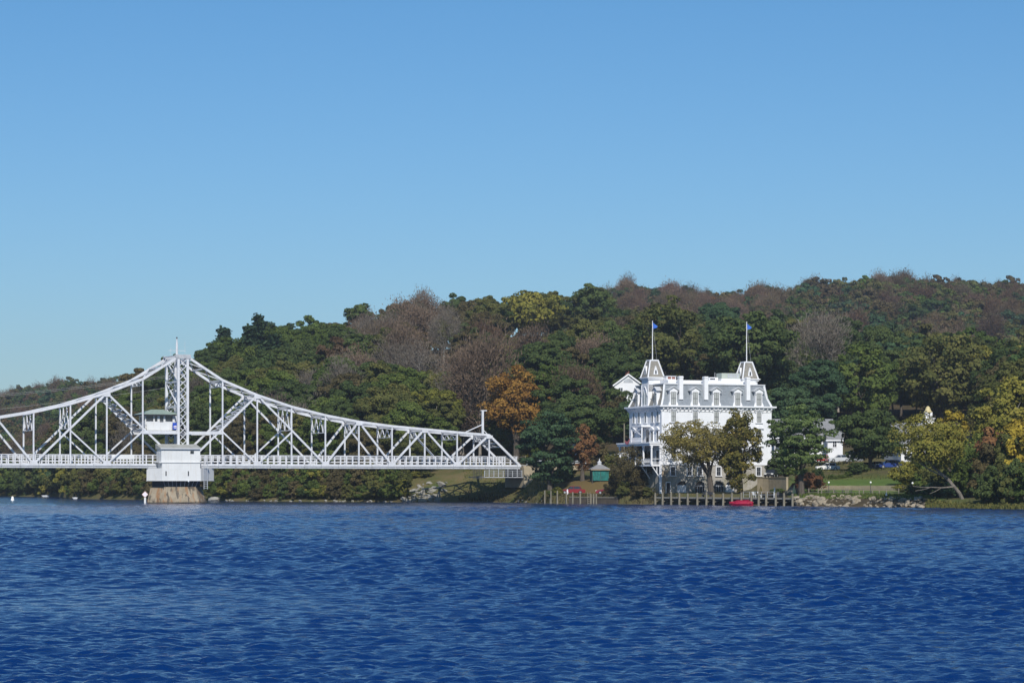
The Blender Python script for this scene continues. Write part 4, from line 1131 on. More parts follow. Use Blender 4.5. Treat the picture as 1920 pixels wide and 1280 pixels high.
for px in np.arange(-40, 136, 11.0):
    for d in (4, 16, 30):
        k = rs.choice(['olive', 'yellow', 'green', 'olive', 'dark', 'bluegreen'])
        shrub(px + rs.uniform(-6, 6), d + rs.uniform(-2, 4), str(k), rs.uniform(1.3, 2.0), ('along the far river bank past the buoy', 'behind the far river bank past the buoy', 'furthest back on the far bank past the buoy')[(4, 16, 30).index(d)], rs.uniform(.9, 1.15), 'bank_tree')
for px, d, k, sc, tl, wh in ((760, 14, 'green', .6, .7, 'above the rock pile'), (778, 16, 'yellow', .55, .6, 'above the rock pile'), (800, 15, 'olive', .5, .6, 'above the rock pile'),
        (1046, 2.2, 'yellow', .42, .8, 'growing through the timber bulkhead'), (1038, 2.2, 'green', .36, .8, 'growing through the timber bulkhead'), (1024, 4, 'olive', .4, .6, 'beside the end post of the bulkhead'),
        (1148, 3.0, 'brown', .7, .9, 'at the water beside the maroon car'), (1170, 1.5, 'olive', .7, .8, 'at the foot of the willow bush'), (1200, 2.0, 'brown', .6, .8, 'at the foot of the willow bush'), (1216, 2.4, 'olive', .5, .7, 'at the near end of the dock'),
        (1462, 20, 'green', .36, .6, 'against the tan retaining wall'), (1450, 20.5, 'green', .28, .6, 'against the tan retaining wall'),
        (1456, 34, 'dark', .85, .8, 'above the tan retaining wall'), (1474, 40, 'green', .8, .8, 'above the tan retaining wall'), (1440, 44, 'olive', .8, .9, 'above the tan retaining wall'), (1534, 56, 'dark', .5, .8, 'beside the white sedan'), (1560, 56, 'green', .32, .6, 'below the white sedan'), (1576, 56, 'green', .32, .6, 'below the white sedan'), (1590, 58, 'green', .36, .6, 'below the parking lamp'), (1604, 62, 'dark', .6, .7, 'below the dark maple'), (1612, 66, 'dark', .6, .8, 'below the dark maple'),
        (1700, 38, 'yellow', .95, 1.0, 'at the end of the lawn'), (1716, 34, 'yellow', .7, .8, 'at the end of the lawn'), (1690, 26, 'yellow', .45, .7, 'at the low tan wall'), (1712, 12, 'dark', .5, .8, 'by the end of the lawn fence'), (1742, 14, 'bluegreen', .6, .7, 'under the leaning tree'), (1760, 12, 'dark', .6, .8, 'under the leaning tree'), (1778, 14, 'bluegreen', .7, .9, 'under the leaning tree'), (1800, 18, 'green', 1.1, 1.1, 'behind the leaning trunk'), (1770, 24, 'olive', 1.2, 1.1, 'behind the leaning trunk'), (1740, 30, 'green', 1.1, 1.1, 'behind the leaning trunk'),
        (1826, 18, 'green', .9, 1.1, 'at the right hand water edge'), (1846, 6, 'dark', .85, 1.1, 'at the right hand water edge'), (1868, 7, 'dark', .95, 1.1, 'at the right hand water edge'), (1890, 6, 'olive', .9, 1.2, 'at the right hand water edge'), (1908, 8, 'dark', 1.0, 1.2, 'at the right hand water edge'), (1926, 6, 'green', .9, 1.1, 'at the right hand water edge'), (1858, 20, 'brown', 1.3, 1.2, 'behind the water edge shrubs'), (1895, 20, 'olive', 1.4, 1.3, 'behind the water edge shrubs'), (1930, 22, 'gold', 1.4, 1.3, 'behind the water edge shrubs'), (1825, 26, 'green', 1.4, 1.3, 'behind the water edge shrubs'),
        (1060, 28, 'dark', .9, 1.0, 'behind the teal sided shelter'), (1150, 30, 'olive', .9, 1.0, 'behind the teal sided shelter'), (1010, 36, 'green', .9, .9, 'behind the abutment'), (940, 52, 'yellow', .8, .8, 'behind the abutment'), (1120, 44, 'brown', 1.0, 1.0, 'below the roadside guard rail'), (1165, 40, 'olive', .9, .9, 'below the roadside guard rail'), (975, 56, 'yellow', .9, .8, 'behind the abutment'), (1000, 66, 'dark', 1.2, 1.2, 'behind the abutment')):
    shrub(px, d, k, sc, wh, tl)
sh = thing('rounded_shrub', 'domed orange red shrub on the lawn beside the locust trunk', 'shrub', gpx(1517, 448))
V_, t_ = crown_cloud(np.random.default_rng(5), 2.75, 3.1, 1.8, 80, 100, .09, .2, .8, (.18, .3), .4)
put('foliage', quad_mesh('foliage', V_, t_, [LEAF['rust']]), sh); put('stems', STEM, sh, scale=(.7, .7, .6))
ft = thing('forked_trunk', 'pair of pale bare leaning trunks on the bank under the bridge', 'tree', gpx(752, 541))
MB().tube((0, 0, -.5), (-.9, 0, 6.6), .2, .14, 7).build('trunk', M['bark_pale'], ft)
MB().tube((.1, 0, -.3), (1.2, .2, 6.6), .2, .13, 7).build('trunk', M['bark_pale'], ft)

# ------------------------------------------------------------------ rocks
def rock_mesh(seed, mat, flat):
    rng = np.random.default_rng(seed); bm = bmesh.new()
    bmesh.ops.create_icosphere(bm, subdivisions=2, radius=1.0)
    for _ in range(7):
        n = Vector(unit(rng.normal(size=3)))
        dd = rng.uniform(0.45, 0.75)
        for v in bm.verts:
            e = v.co.dot(n) - dd
            if e > 0: v.co -= n * e
    sx, sy, sz = rng.uniform(.8, 1.35), rng.uniform(.7, 1.1), rng.uniform(.5, .8) * flat
    for v in bm.verts: v.co = Vector((v.co.x * sx, v.co.y * sy, v.co.z * sz))
    me = bpy.data.meshes.new('rock'); bm.to_mesh(me); bm.free(); me.materials.append(mat); me.update()
    return me
RG = [rock_mesh(i, M['rock_grey'], .75) for i in range(7)]; RT = [rock_mesh(20 + i, M['rock_tan'], .95) for i in range(7)]
def rock(meshes, px, d, size, label, group, rx=.5):
    x, y, z = gpx(px, shore(px) + d)
    o = put('rock', meshes[int(rs.integers(0, 7))], None, (x, y, max(0.05, z) - size * .05), (rs.uniform(-rx, rx), rs.uniform(-rx, rx), rs.uniform(0, 6.28)), (size, size, size))
    tag(o, label, 'rock', group)
for _ in range(115):
    d = rs.uniform(-.2, 10.5); px = 756 + (d / 10.5) * rs.uniform(20, 66) + rs.uniform(0, 72) * (1 - d / 16)
    big = rs.uniform() < .38
    rock(RG, px, d, rs.uniform(.7, 1.15) if big else rs.uniform(.3, .6), 'big grey slab in the rock pile below the bridge end' if big else 'small grey stone in the rock pile below the bridge end', 'rock pile slabs' if big else 'rock pile stones', .8)
for _ in range(150):
    d = rs.uniform(-.3, 6.0); px = rs.uniform(1489, 1742); big = rs.uniform() < .24
    rock(RT, px, d, rs.uniform(.6, 1.0) if big else rs.uniform(.22, .5), 'large tan boulder along the water below the lawn' if big else 'small tan stone along the water below the lawn', 'lawn shore boulders' if big else 'lawn shore stones')
for _ in range(34):
    rock(RG, rs.uniform(405, 770), rs.uniform(-.4, .8), rs.uniform(.25, .55), 'low grey stone at the water edge under the bridge span', 'water edge stones')
for _ in range(12):
    rock(RG, rs.uniform(905, 1020), rs.uniform(-.2, 2), rs.uniform(.22, .45), 'grey stone on the grassy bank foot beside the abutment', 'abutment bank stones')
for _ in range(14):
    rock(RT, rs.uniform(1228, 1486), rs.uniform(-.3, 1.6), rs.uniform(.35, .7), 'tan stone in the shade under the dock', 'stones under the dock')
rock(RG, 408, 1.0, 2.2, 'single large pale boulder at the water by the pier', None, .2)

# ------------------------------------------------------------------ the white mansion
HY0, HPHI = 470.0, R(22)
HX0 = wx(1241, HY0)
cph, sph = math.cos(HPHI), math.sin(HPHI)
def hz(py): return CH + (HZ - py) * HY0 / F
def tF(px, yd=0.0):
    u = (px - 960) / F; X0 = HX0 - sph * yd; Y0 = HY0 + cph * yd
    return (Y0 * u - X0) / (cph - sph * u)
def tE(px, xd=0.0):
    u = (px - 960) / F; X0 = HX0 + cph * xd; Y0 = HY0 + sph * xd
    return (X0 - Y0 * u) / (sph + cph * u)
HL, HM = tF(1446), tE(1180)
mansion = thing('mansion', 'tall white Victorian riverside mansion with grey mansard roof, dormers and twin roof towers', 'mansion', (HX0, HY0, 0), HPHI)
ZG, ZS, ZC, ZR = 0.6, hz(870), hz(762), hz(719.5)
def fbox(m, face, s0, s1, o0, o1, z0, z1):
    """box on a facade: s along it, o outwards"""
    if face == 'F': m.box(s0, s1, -o1, -o0, z0, z1)
    elif face == 'E': m.box(-o1, -o0, s0, s1, z0, z1)
    else: m.box(HL + o0, HL + o1, s0, s1, z0, z1)
    return m
def ffn(face):
    return (lambda u, v, w: (u, -w, v)) if face == 'F' else (lambda u, v, w: (-w, u, v))
MB().box(0, HL, 0, HM, ZS, ZC).build('wall', M['clap'], mansion)
MB().box(0.04, HL - .04, 0.04, HM - .04, ZG, ZS).build('stone_base', M['stone'], mansion)
MB().box(-.06, HL + .06, -.06, .0, ZS - .12, ZS + .16).build('water_table', M['white'], mansion)
for a, b in ((-.05, .42), (HL - .42, HL + .05)): MB().box(a, b, -.06, .01, ZS + .16, ZC - .9).build('corner_board', M['white'], mansion)
MB().box(-.06, -.0, .01, .42, ZS + .16, ZC - .9).build('corner_board', M['white'], mansion)
m = MB()
for i in range(9): m.box(-.03 if i % 2 else -.05, .75 if i % 2 else 1.15, -.05, .03, ZG + i * .62, ZG + i * .62 + .56)
m.build('quoins', M['brown_stone'], mansion)
MB().box(-.32, -.14, -.3, -.12, 0.9, ZS + .1).build('downpipe', M['white'], mansion)
# main cornice with brackets
cor = MB().box(-.75, HL + .75, -.75, HM + .75, ZC - .02, ZC + .26).box(-.5, HL + .5, -.5, HM + .5, ZC - .22, ZC - .02).build('cornice', M['white'], mansion)
MB().box(-.10, HL + .10, -.10, -.01, ZC - .86, ZC - .22).build('frieze', M['white'], cor)
MB().box(-.10, -.01, -.0, HM + .1, ZC - .86, ZC - .22).build('frieze', M['white'], cor)
br = MB().prism([(0, 0), (-.42, 0), (-.42, -.16), (-.12, -.5), (0, -.6)], lambda u, v, w: (w, u, v), -.11, .11).mesh('bracket', M['white'])
n = 27
for i in range(n): put('bracket', br, cor, (.15 + i * (HL - .3) / (n - 1), -.1, ZC - .22))
for i in range(16): put('bracket', br, cor, (-.1, HM - .15 - i * (HM - .3) / 15, ZC - .22), (0, 0, R(-90)))
# mansard, concave slopes
ZB, ZM = ZC + .26, ZC + 1.7
def ring(o, z): return [(o, o, z), (HL - o, o, z), (HL - o, HM - o, z), (o, HM - o, z)]
r0, r1, r2 = ring(-.05, ZB), ring(.55, ZM), ring(.98, ZR)
for i, nm in enumerate(('slate', 'slate', 'slate', 'slate_brown')):
    j = (i + 1) % 4
    vs = [r0[i], r0[j], r1[j], r1[i], r2[j], r2[i]]
    inn = [(x + (HL / 2 - x) * .05, y + (HM / 2 - y) * .05, z) for x, y, z in vs]
    MB().add(vs + inn, [(0, 1, 2, 3), (3, 2, 4, 5), (6, 9, 8, 7), (9, 11, 10, 8), (0, 6, 7, 1), (5, 4, 10, 11), (0, 3, 9, 6), (3, 5, 11, 9), (1, 7, 8, 2), (2, 8, 10, 4)]).build('mansard_slope', M[nm], mansion)
    MB().bar(r0[i], r1[i], .3, .3).bar(r1[i], r2[i], .3, .3).build('hip_trim', M['white'], mansion)
MB().box(.80, HL - .80, .80, HM - .80, ZR - .02, ZR + .2).build('roof_curb', M['grey_trim'], mansion)
MB().box(2.2, HL - 2.2, 2.0, HM - 2.0, ZR + .2, ZR + .85).build('roof_deck', M['white'], mansion)

def sash(parent, face, s, z0, z1, w, o, pane='pane_light', bars=True, col='sash'):
    p = fbox(MB(), face, s - w / 2, s + w / 2, o, o + .02, z0, z1).build('pane', M[pane], parent)
    m = MB(); zc = (z0 + z1) / 2
    if bars:
        fbox(m, face, s - w / 2, s + w / 2, o + .02, o + .06, zc - .06, zc + .06)
        fbox(m, face, s - .035, s + .035, o + .021, o + .05, z0, z1)
    for a, b in ((s - w / 2, s - w / 2 + .07), (s + w / 2 - .07, s + w / 2)): fbox(m, face, a, b, o + .022, o + .055, z0, z1)
    fbox(m, face, s - w / 2, s + w / 2, o + .023, o + .056, z1 - .07, z1); fbox(m, face, s - w / 2, s + w / 2, o + .023, o + .056, z0, z0 + .07)
    m.build('sash', M[col], parent)
def window(face, s, z0, z1, w=.95, hood='flat', pane='pane_light'):
    m = MB(); e = .16
    fbox(m, face, s - w / 2 - e, s - w / 2, 0, .13, z0, z1); fbox(m, face, s + w / 2, s + w / 2 + e, 0, .13, z0, z1)
    fbox(m, face, s - w / 2 - e, s + w / 2 + e, 0, .14, z1, z1 + .18)
    root = m.build('window', M['white'], mansion)
    fbox(MB(), face, s - w / 2 - .3, s + w / 2 + .3, 0, .22, z0 - .16, z0 - .01).build('sill', M['white'], root)
    if hood == 'flat':
        h = fbox(MB(), face, s - w / 2 - .42, s + w / 2 + .42, 0, .34, z1 + .19, z1 + .36)
        fbox(h, face, s - w / 2 - .36, s - w / 2 - .18, 0, .26, z1 - .08, z1 + .19); fbox(h, face, s + w / 2 + .18, s + w / 2 + .36, 0, .26, z1 - .08, z1 + .19)
        h.build('hood', M['white'], root)
    elif hood == 'gable':
        a = w / 2 + .45
        MB().prism([(s - a, z1 + .2), (s + a, z1 + .2), (s + a, z1 + .34), (s, z1 + .8), (s - a, z1 + .34)], ffn(face), 0, .34).build('hood', M['white'], root)
    sash(root, face, s, z0, z1, w, .03, pane)
FX = [tF(p) for p in (1262.5, 1303.4, 1343, 1383, 1422.8)]
for s in FX:
    window('F', s, hz(790), hz(770), .95)
    window('F', s, hz(824), hz(804), .95, 'gable')
    window('F', s, hz(858), hz(838), .95, 'gable', 'pane')
for s in [tE(p) for p in (1189, 1198.8, 1211, 1223.8, 1234)]: window('E', s, hz(790), hz(771), .8, 'none', 'pane_light')
for s in [tE(p) for p in (1189, 1223.4, 1233.6)]: window('E', s, hz(825.5), hz(807), .8, 'gable', 'pane')
for px, pn in ((1261.5, 'pane'), (1292.5, 'pane'), (1312, 'pane'), (1347, 'pane'), (1383, 'pane'), (1422, 'pane')):
    window('F', tF(px), hz(891), hz(875), .85, 'none', pn)
# arched openings and the small door in the stone base
def arch(px, w, zt, white):
    s = tF(px); zb = hz(925.5); zs = zt - w / 2
    pts = [(s - w / 2, zb)] + [(s + w / 2 * math.cos(a), zs + w / 2 * math.sin(a)) for a in np.linspace(math.pi, 0, 11)] + [(s + w / 2, zb)]
    o = w / 2 + .28
    outer = [(s - o, zb)] + [(s + o * math.cos(a), zs + o * math.sin(a)) for a in np.linspace(math.pi, 0, 11)] + [(s + o, zb)]
    m = MB()
    for i in range(len(pts) - 1):
        m.add([(p[0], -.22, p[1]) for p in (pts[i], pts[i + 1], outer[i + 1], outer[i])] + [(p[0], .05, p[1]) for p in (pts[i], pts[i + 1], outer[i + 1], outer[i])],
              [(0, 1, 2, 3), (4, 7, 6, 5), (0, 4, 5, 1), (2, 6, 7, 3), (1, 5, 6, 2), (3, 7, 4, 0)])
    root = m.build('arch', M['stone'], mansion)
    MB().prism(pts, ffn('F'), -.02, .02).build('fanlight', M['pane'], root)
    if white:
        k = int(white)
        for i in range(k):
            a = s - w / 2 + .06 + i * (w - .12) / k
            MB().box(a, a + (w - .12) / k - .03, -.08, -.03, zb, zs + .25).build('door_leaf', M['white'], root)
    else:
        m = MB()
        for i in range(5): m.box(s - w / 2 + i * w / 4 - .03, s - w / 2 + i * w / 4 + .03, -.07, -.025, zb, zs + .1)
        m.box(s - w / 2, s + w / 2, -.075, -.026, zs + .1, zs + .2)
        m.build('glazing_bars', M['grey_trim'], root)
arch(1278, 2.0, hz(901.5), 3); arch(1312, 2.0, hz(901.5), 0); arch(1347, 2.0, hz(901.5), 0); arch(1368, 1.8, hz(902), 2)
s = tF(1252.5)
dr = MB().box(s - .5, s + .5, -.10, .02, hz(925.5), hz(903)).build('door', M['white'], mansion)
MB().box(s - .36, s + .36, -.13, -.10, hz(924.5), hz(904.5)).build('door_panel', M['pane'], dr)
# dormers
def dormer(face, s, w=1.0, zb=None):
    zb = zb or ZB + .02; zt = hz(734); zg = hz(724)
    a = w / 2 + .2
    prof = [(s - a - .28, zb), (s + a + .28, zb), (s + a + .24, zb + .25), (s + a, zb + .75), (s + a, zt + .15), (s + a + .3, zt + .2), (s + a + .3, zt + .3), (s, zg - .1), (s - a - .3, zt + .3), (s - a - .3, zt + .2), (s - a, zt + .15), (s - a, zb + .75), (s - a - .24, zb + .25)]
    root = MB().prism(prof, ffn(face), -1.2, .04).build('dormer', M['white'], mansion)
    MB().prism([(s - a - .45, zt + .22), (s - a - .45, zt + .36), (s, zg + .06), (s + a + .45, zt + .36), (s + a + .45, zt + .22), (s, zg - .09)], ffn(face), -1.3, .3).build('dormer_roof', M['grey_trim'], root)
    sash(root, face, s, zb + .12, zt, w, .05)
    for k in (-1, 1): fbox(MB(), face, s + k * (a - .02) - .07, s + k * (a - .02) + .07, .03, .22, zt - .25, zt + .2).build('bracket', M['white'], root)
for s in FX: dormer('F', s)
for px in (1194, 1229): dormer('E', tE(px), .75)
for px, w in ((1278, .78), (1325, .78), (1404, .78)):
    s = tF(px); MB().box(s - w / 2, s + w / 2, .12, .95, hz(748), hz(704)).box(s - w / 2 - .06, s + w / 2 + .06, .06, 1.01, hz(704) - .3, hz(704) - .16).build('chimney', M['white'], mansion)
# towers
def tower(cx, cy, front):
    h = 1.5
    root = MB().box(cx - h, cx + h, cy - h, cy + h, ZR - 1.2, hz(709)).build('tower', M['clap'], mansion)
    z1 = hz(709) + .45; z2 = hz(676) + .35
    MB().box(cx - h - .4, cx + h + .4, cy - h - .4, cy + h + .4, z1 - .18, z1).box(cx - h - .2, cx + h + .2, cy - h - .2, cy + h + .2, z1 - .45, z1 - .18).build('tower_cornice', M['white'], root)
    q = lambda r, z: [(cx - r, cy - r, z), (cx + r, cy - r, z), (cx + r, cy + r, z), (cx - r, cy + r, z)]
    MB().frustum(q(h + .12, z1), q(.78, z2)).build('tower_roof', M['slate_brown'], root)
    a, b = q(h + .14, z1), q(.80, z2)
    m = MB()
    for i in range(4): m.bar(a[i], b[i], .2, .2); m.bar(b[i], b[(i + 1) % 4], .18, .18)
    m.build('tower_trim', M['white'], root)
    MB().box(cx - .86, cx + .86, cy - .86, cy + .86, z2, z2 + .16).build('tower_cap', M['grey_trim'], root)
    for fc in ('F', 'E'):
        s = cx if fc == 'F' else cy; o = -(cy - h) if fc == 'F' else -(cx - h)
        pr = [(s - .48, z1 + .45), (s + .48, z1 + .45), (s + .36, z1 + 1.1), (s, z1 + 2.1), (s - .36, z1 + 1.1)]
        MB().prism(pr, ffn(fc), o - 1.1, o - .02).build('tower_dormer', M['white'], root)
        MB().prism([(s - .15, z1 + .6), (s + .15, z1 + .6), (s + .15, z1 + 1.15), (s, z1 + 1.4), (s - .15, z1 + 1.15)], ffn(fc), o - .03, o + .0).build('lancet', M['pane'], root)
    return z2 + .16
cy = HM / 2
zt1 = tower(1.45, cy, True)
zt2 = tower(HL - 1.45, cy, False)
# projecting bay of the entrance tower with lancet windows
bay = MB().box(-.12, 1.5, cy - 1.5, cy + 1.5, ZB, ZR + .1).build('tower_bay', M['clap'], mansion)
for k in (-1, 1):
    s = cy + k * .48
    MB().prism([(s - .3, ZB + .3), (s + .3, ZB + .3), (s + .3, ZB + 2.2), (s, ZB + 2.9), (s - .3, ZB + 2.2)], ffn('E'), .12, .17).build('lancet', M['pane_light'], bay)
m = MB()
ar = [(cy - 1.2 + 2.4 * t, ZB + 1.9 + 1.7 * (1 - abs(2 * t - 1) ** 1.7)) for t in np.linspace(0, 1, 9)]
for i in range(8): m.bar((-.17, *ar[i]), (-.17, *ar[i + 1]), .14, .16)
m.box(-.2, -.12, cy - 1.5, cy - 1.28, ZB, ZR); m.box(-.2, -.12, cy + 1.28, cy + 1.5, ZB, ZR); m.box(-.19, -.12, cy - .06, cy + .06, ZB, ZB + 2.4)
m.build('bay_trim', M['white'], bay)
# porch on the river side
PD, zp0, zp1, zp2 = 2.0, hz(870), hz(835), hz(828.5)
por = MB().box(-PD - .45, .0, -.05, HM + .05, zp1, zp1 + .38).box(-PD - .6, .0, -.2, HM + .2, zp1 + .38, zp2).build('porch', M['white'], mansion)
MB().box(-PD - .1, .0, .0, HM, zp0 - .35, zp0).build('porch_deck', M['white'], por)
cm = MB().box(-.13, .13, -.13, .13, 0, zp1 - zp0).box(-.2, .2, -.2, .2, 0, .5).box(-.2, .2, -.2, .2, zp1 - zp0 - .35, zp1 - zp0 - .002).mesh('column', M['white'])
for i in range(5): put('column', cm, por, (-PD, .2 + i * (HM - .4) / 4, zp0))
put('column', cm, por, (-.25, .2, zp0))
m = MB()
for z in (zp0 + .25, zp0 + .95): m.box(-PD - .05, -PD + .05, .2, HM - .2, z, z + .09); m.box(-PD, -.2, .15, .25, z + .002, z + .092)
m.build('porch_rail', M['white'], por)
bl = MB().box(-.035, .035, -.035, .035, 0, .7).mesh('baluster', M['white'])
for i in range(34): put('baluster', bl, por, (-PD, .4 + i * (HM - .8) / 33, zp0 + .3))
MB().box(-.08, .02, .6, HM - .4, zp0, zp1).build('porch_wall', M['porch_shade'], mansion)  # wall sheet with the shade under the porch roof in its colour
for s in (1.6, 5.0, 8.6, 11.8): MB().box(-.14, -.08, s - .45, s + .45, zp0 + .1, zp0 + 2.5).build('porch_door', M['pane'], por)
for s in (.25, HM / 3, 2 * HM / 3, HM - .3):
    MB().bar((-PD + .1, s, zp0 - .3), (-.2, s, zp0 - 2.6), .16, .16).bar((-.9, s, zp0 - .35), (-.9, s, zp0 - 1.6), .12, .12).build('porch_brace', M['white'], por)
MB().bar((-.35, .05, 1.0), (-.35, .05, zp0 - .3), .24, .24).build('porch_prop', M['white'], por)
# covered balcony over the porch
b0, b1 = tE(1219), tE(1199)
bal = MB().box(-1.9, .0, b0 - .2, b1 + .2, hz(799), hz(795.5)).build('balcony', M['white'], mansion)
for yy in (b0, b1 - .2): MB().box(-1.75, -1.55, yy, yy + .2, zp2, hz(799)).build('balcony_post', M['white'], bal)
m = MB().bar((-1.65, b1 - .1, hz(800)), (-1.65, b0 + .3, hz(815)), .12, .2).bar((-1.65, b0 + .1, hz(800)), (-1.65, (b0 + b1) / 2, hz(808)), .12, .18)
m.box(-1.7, -1.6, b0, b1, zp2 + .1, zp2 + .95).build('balcony_panel', M['white'], bal)
MB().box(-.1, -.03, b0 + .5, b0 + 1.5, zp2, zp2 + 2.3).build('balcony_door', M['pane'], bal)
MB().box(-.1, -.03, b1 - 1.5, b1 - .5, zp2, zp2 + 2.3).build('balcony_door', M['pane'], bal)

def on_house(x, y, z): return (HX0 + cph * x - sph * y, HY0 + sph * x + cph * y, z)
def flagpole(x, y, z, top, label):
    t = thing('flagpole', label, 'flagpole', on_house(x, y, z), HPHI)
    H = top - z
    MB().tube((0, 0, 0), (0, 0, H), .10, .06, 8).lathe((0, 0, H), [(.05, 0), (.1, .07), (.05, .16)], 8).build('pole', M['white'], t)
    m = MB(); vs, fs = [], []
    for i in range(7):
        a = i / 6; w = .09 * math.sin(a * 5)
        vs += [(.08 + a * .95, w, H - .1 - a * .75), (.08 + a * .8, w + .05, H - 1.35 + a * .25)]
    n_ = len(vs); vs += [(x_, y_ + .02, z_) for x_, y_, z_ in vs]
    for i in range(6): k = 2 * i; fs += [(k, k + 2, k + 3, k + 1), (n_ + k, n_ + k + 1, n_ + k + 3, n_ + k + 2)]
    m.add(vs, fs).build('flag', M['flag'], t)
    MB().tube((.02, 0, H - .1), (1.0, .2, 0.0), .015, .015, 4).build('halyard', M['grey_trim'], t)
flagpole(1.45, cy, zt1, hz(604.5) + .6, 'white flagpole with blue flag on the tower over the columned porch')
flagpole(HL - 1.45, cy, zt2, hz(609) + 1.3, 'white flagpole with blue flag on the tower beside the rooftop air unit')
# roof plant
ZD = ZR + .85
a, b = tF(1349, 4.5), tF(1383, 4.5)
t = thing('air_unit', 'large pale green rooftop air conditioning unit on the mansion', 'air unit', on_house(a, 3.6, ZD), HPHI)
MB().box(0, b - a, 0, 2.2, .45, 1.5).build('casing', M['hvac'], t)
MB().box(-.1, b - a + .1, -.1, 2.3, 0, .45).build('plinth', M['white'], t)
for i in range(5): MB().box(1.25 + i * .48, 1.6 + i * .48, -.03, .0, .6, 1.38).build('louvre', M['steel_grey'], t)
a = tF(1250, 4.0)
t = thing('roof_vent', 'low brown and grey roof vent beside the porch tower', 'vent', on_house(a, 4.0, ZD), HPHI)
MB().box(0, 1.9, 0, 1.4, 0, .75).build('casing', M['white'], t); MB().box(-.1, 2.0, -.1, 1.5, .75, .85).build('cover', M['grey_trim'], t)
for i in range(2): MB().box(.2 + i * .85, .9 + i * .85, -.03, .0, .25, .65).build('grille', M['brick'], t)
a = tF(1330, 4.0)
t = thing('roof_hatch', 'small white roof box with dark grille between two chimneys', 'roof box', on_house(a, 4.0, ZD), HPHI)
MB().box(0, 1.8, 0, 1.2, 0, .7).build('casing', M['white'], t); MB().box(.15, 1.2, -.03, 0, .25, .5).build('grille', M['pane'], t); MB().tube((1.4, .5, .7), (1.4, .5, 1.6), .04, .04, 6).build('pipe', M['grey_trim'], t)
bun = MB()
pts = [(-2.68, b1 + .6 - i * .42, zp2 + .55 - .35 * math.sin(i * .8)) for i in range(6)]
bun.add([p for p in pts] + [(p[0], p[1], p[2] - .55) for p in pts] + [(p[0] + .03, p[1], p[2]) for p in pts] + [(p[0] + .03, p[1], p[2] - .55) for p in pts],
        [(i, i + 1, i + 7, i + 6) for i in range(5)] + [(i + 12, i + 18, i + 19, i + 13) for i in range(5)])
o = bun.build('bunting', M['red_cloth'], None, loc=(HX0, HY0, 0), rot=(0, 0, HPHI)); tag(o, 'red and white bunting draped on the porch roof edge', 'bunting')

# ------------------------------------------------------------------ other houses
def house(name, label, px, Y, w, d, zw, zr, rz, roof='shingle', zb=None, gable_front=False, wall='clap'):
    x, y, z = gpx(px, Y)
    zb = z - .5 if zb is None else zb
    t = thing(name, label, 'house', (x, y, 0), rz)
    MB().box(-w / 2, w / 2, 0, d, zb, zw).build('wall', M[wall], t)
    if gable_front:
        MB().prism([(-w / 2, zw), (w / 2, zw), (0, zr - .12)], lambda u, v, q: (u, q, v), 0.01, d - .01).build('gable', M[wall], t)
        for k in (-1, 1):
            MB().add([(0, -.4, zr), (k * (w / 2 + .4), -.4, zw - .15), (k * (w / 2 + .4), d + .4, zw - .15), (0, d + .4, zr), (0, -.4, zr - .22), (k * (w / 2 + .4), -.4, zw - .37), (k * (w / 2 + .4), d + .4, zw - .37), (0, d + .4, zr - .22)],
                     [(0, 1, 2, 3), (4, 7, 6, 5), (0, 4, 5, 1), (1, 5, 6, 2), (2, 6, 7, 3), (3, 7, 4, 0)]).build('roof', M[roof], t)
            MB().bar((0, -.43, zr - .14), (k * (w / 2 + .4), -.43, zw - .28), .06, .3).build('bargeboard', M['white'], t)
    else:
        MB().prism([(0.0, zw), (d, zw), (d / 2, zr - .12)], lambda u, v, q: (q, u, v), -w / 2 + .01, w / 2 - .01).build('gable', M[wall], t)
        for s0, s1 in ((-.4, d / 2), (d + .4, d / 2)):
            MB().add([(-w / 2 - .35, s0, zw - .15), (w / 2 + .35, s0, zw - .15), (w / 2 + .35, s1, zr), (-w / 2 - .35, s1, zr), (-w / 2 - .35, s0, zw - .37), (w / 2 + .35, s0, zw - .37), (w / 2 + .35, s1, zr - .22), (-w / 2 - .35, s1, zr - .22)],
                     [(0, 1, 2, 3), (4, 7, 6, 5), (0, 4, 5, 1), (1, 5, 6, 2), (2, 6, 7, 3), (3, 7, 4, 0)]).build('roof', M[roof], t)
        MB().box(-w / 2 - .36, w / 2 + .36, -.46, -.41, zw - .38, zw - .14).build('fascia', M['white'], t)
    return t
def hwin(t, x, z0, z1, w=.9, pane='pane', yo=0):
    f = MB().box(x - w / 2 - .12, x + w / 2 + .12, yo - .08, yo, z0 - .12, z1 + .12).build('window', M['white'], t)
    MB().box(x - w / 2, x - .04, yo - .1, yo - .08, z0, (z0 + z1) / 2 - .03).box(x + .04, x + w / 2, yo - .1, yo - .08, z0, (z0 + z1) / 2 - .03).box(x - w / 2, x - .04, yo - .1, yo - .08, (z0 + z1) / 2 + .03, z1).box(x + .04, x + w / 2, yo - .1, yo - .08, (z0 + z1) / 2 + .03, z1).build('pane', M[pane], f)
Y = 606
t = house('hill_house', 'white gabled house with half round attic window behind the mansion porch', 1178, Y, 6.6, 9, wz(721, Y), wz(700.5, Y), R(4), 'shingle', None, True)
za = wz(717, Y)
MB().prism([(-1.15, za)] + [(1.15 * math.cos(a), za + .95 * math.sin(a)) for a in np.linspace(math.pi, 0, 9)[1:-1]] + [(1.15, za)], lambda u, v, q: (u, q, v), -.06, .0).build('fan_window', M['steel_grey'], t)
MB().box(-.45, .45, 2.0, 2.9, wz(708, Y), wz(690, Y)).build('chimney', M['brick'], t)
for x in (-1.8, 1.8): hwin(t, x, wz(740, Y), wz(727, Y))
Y = 520
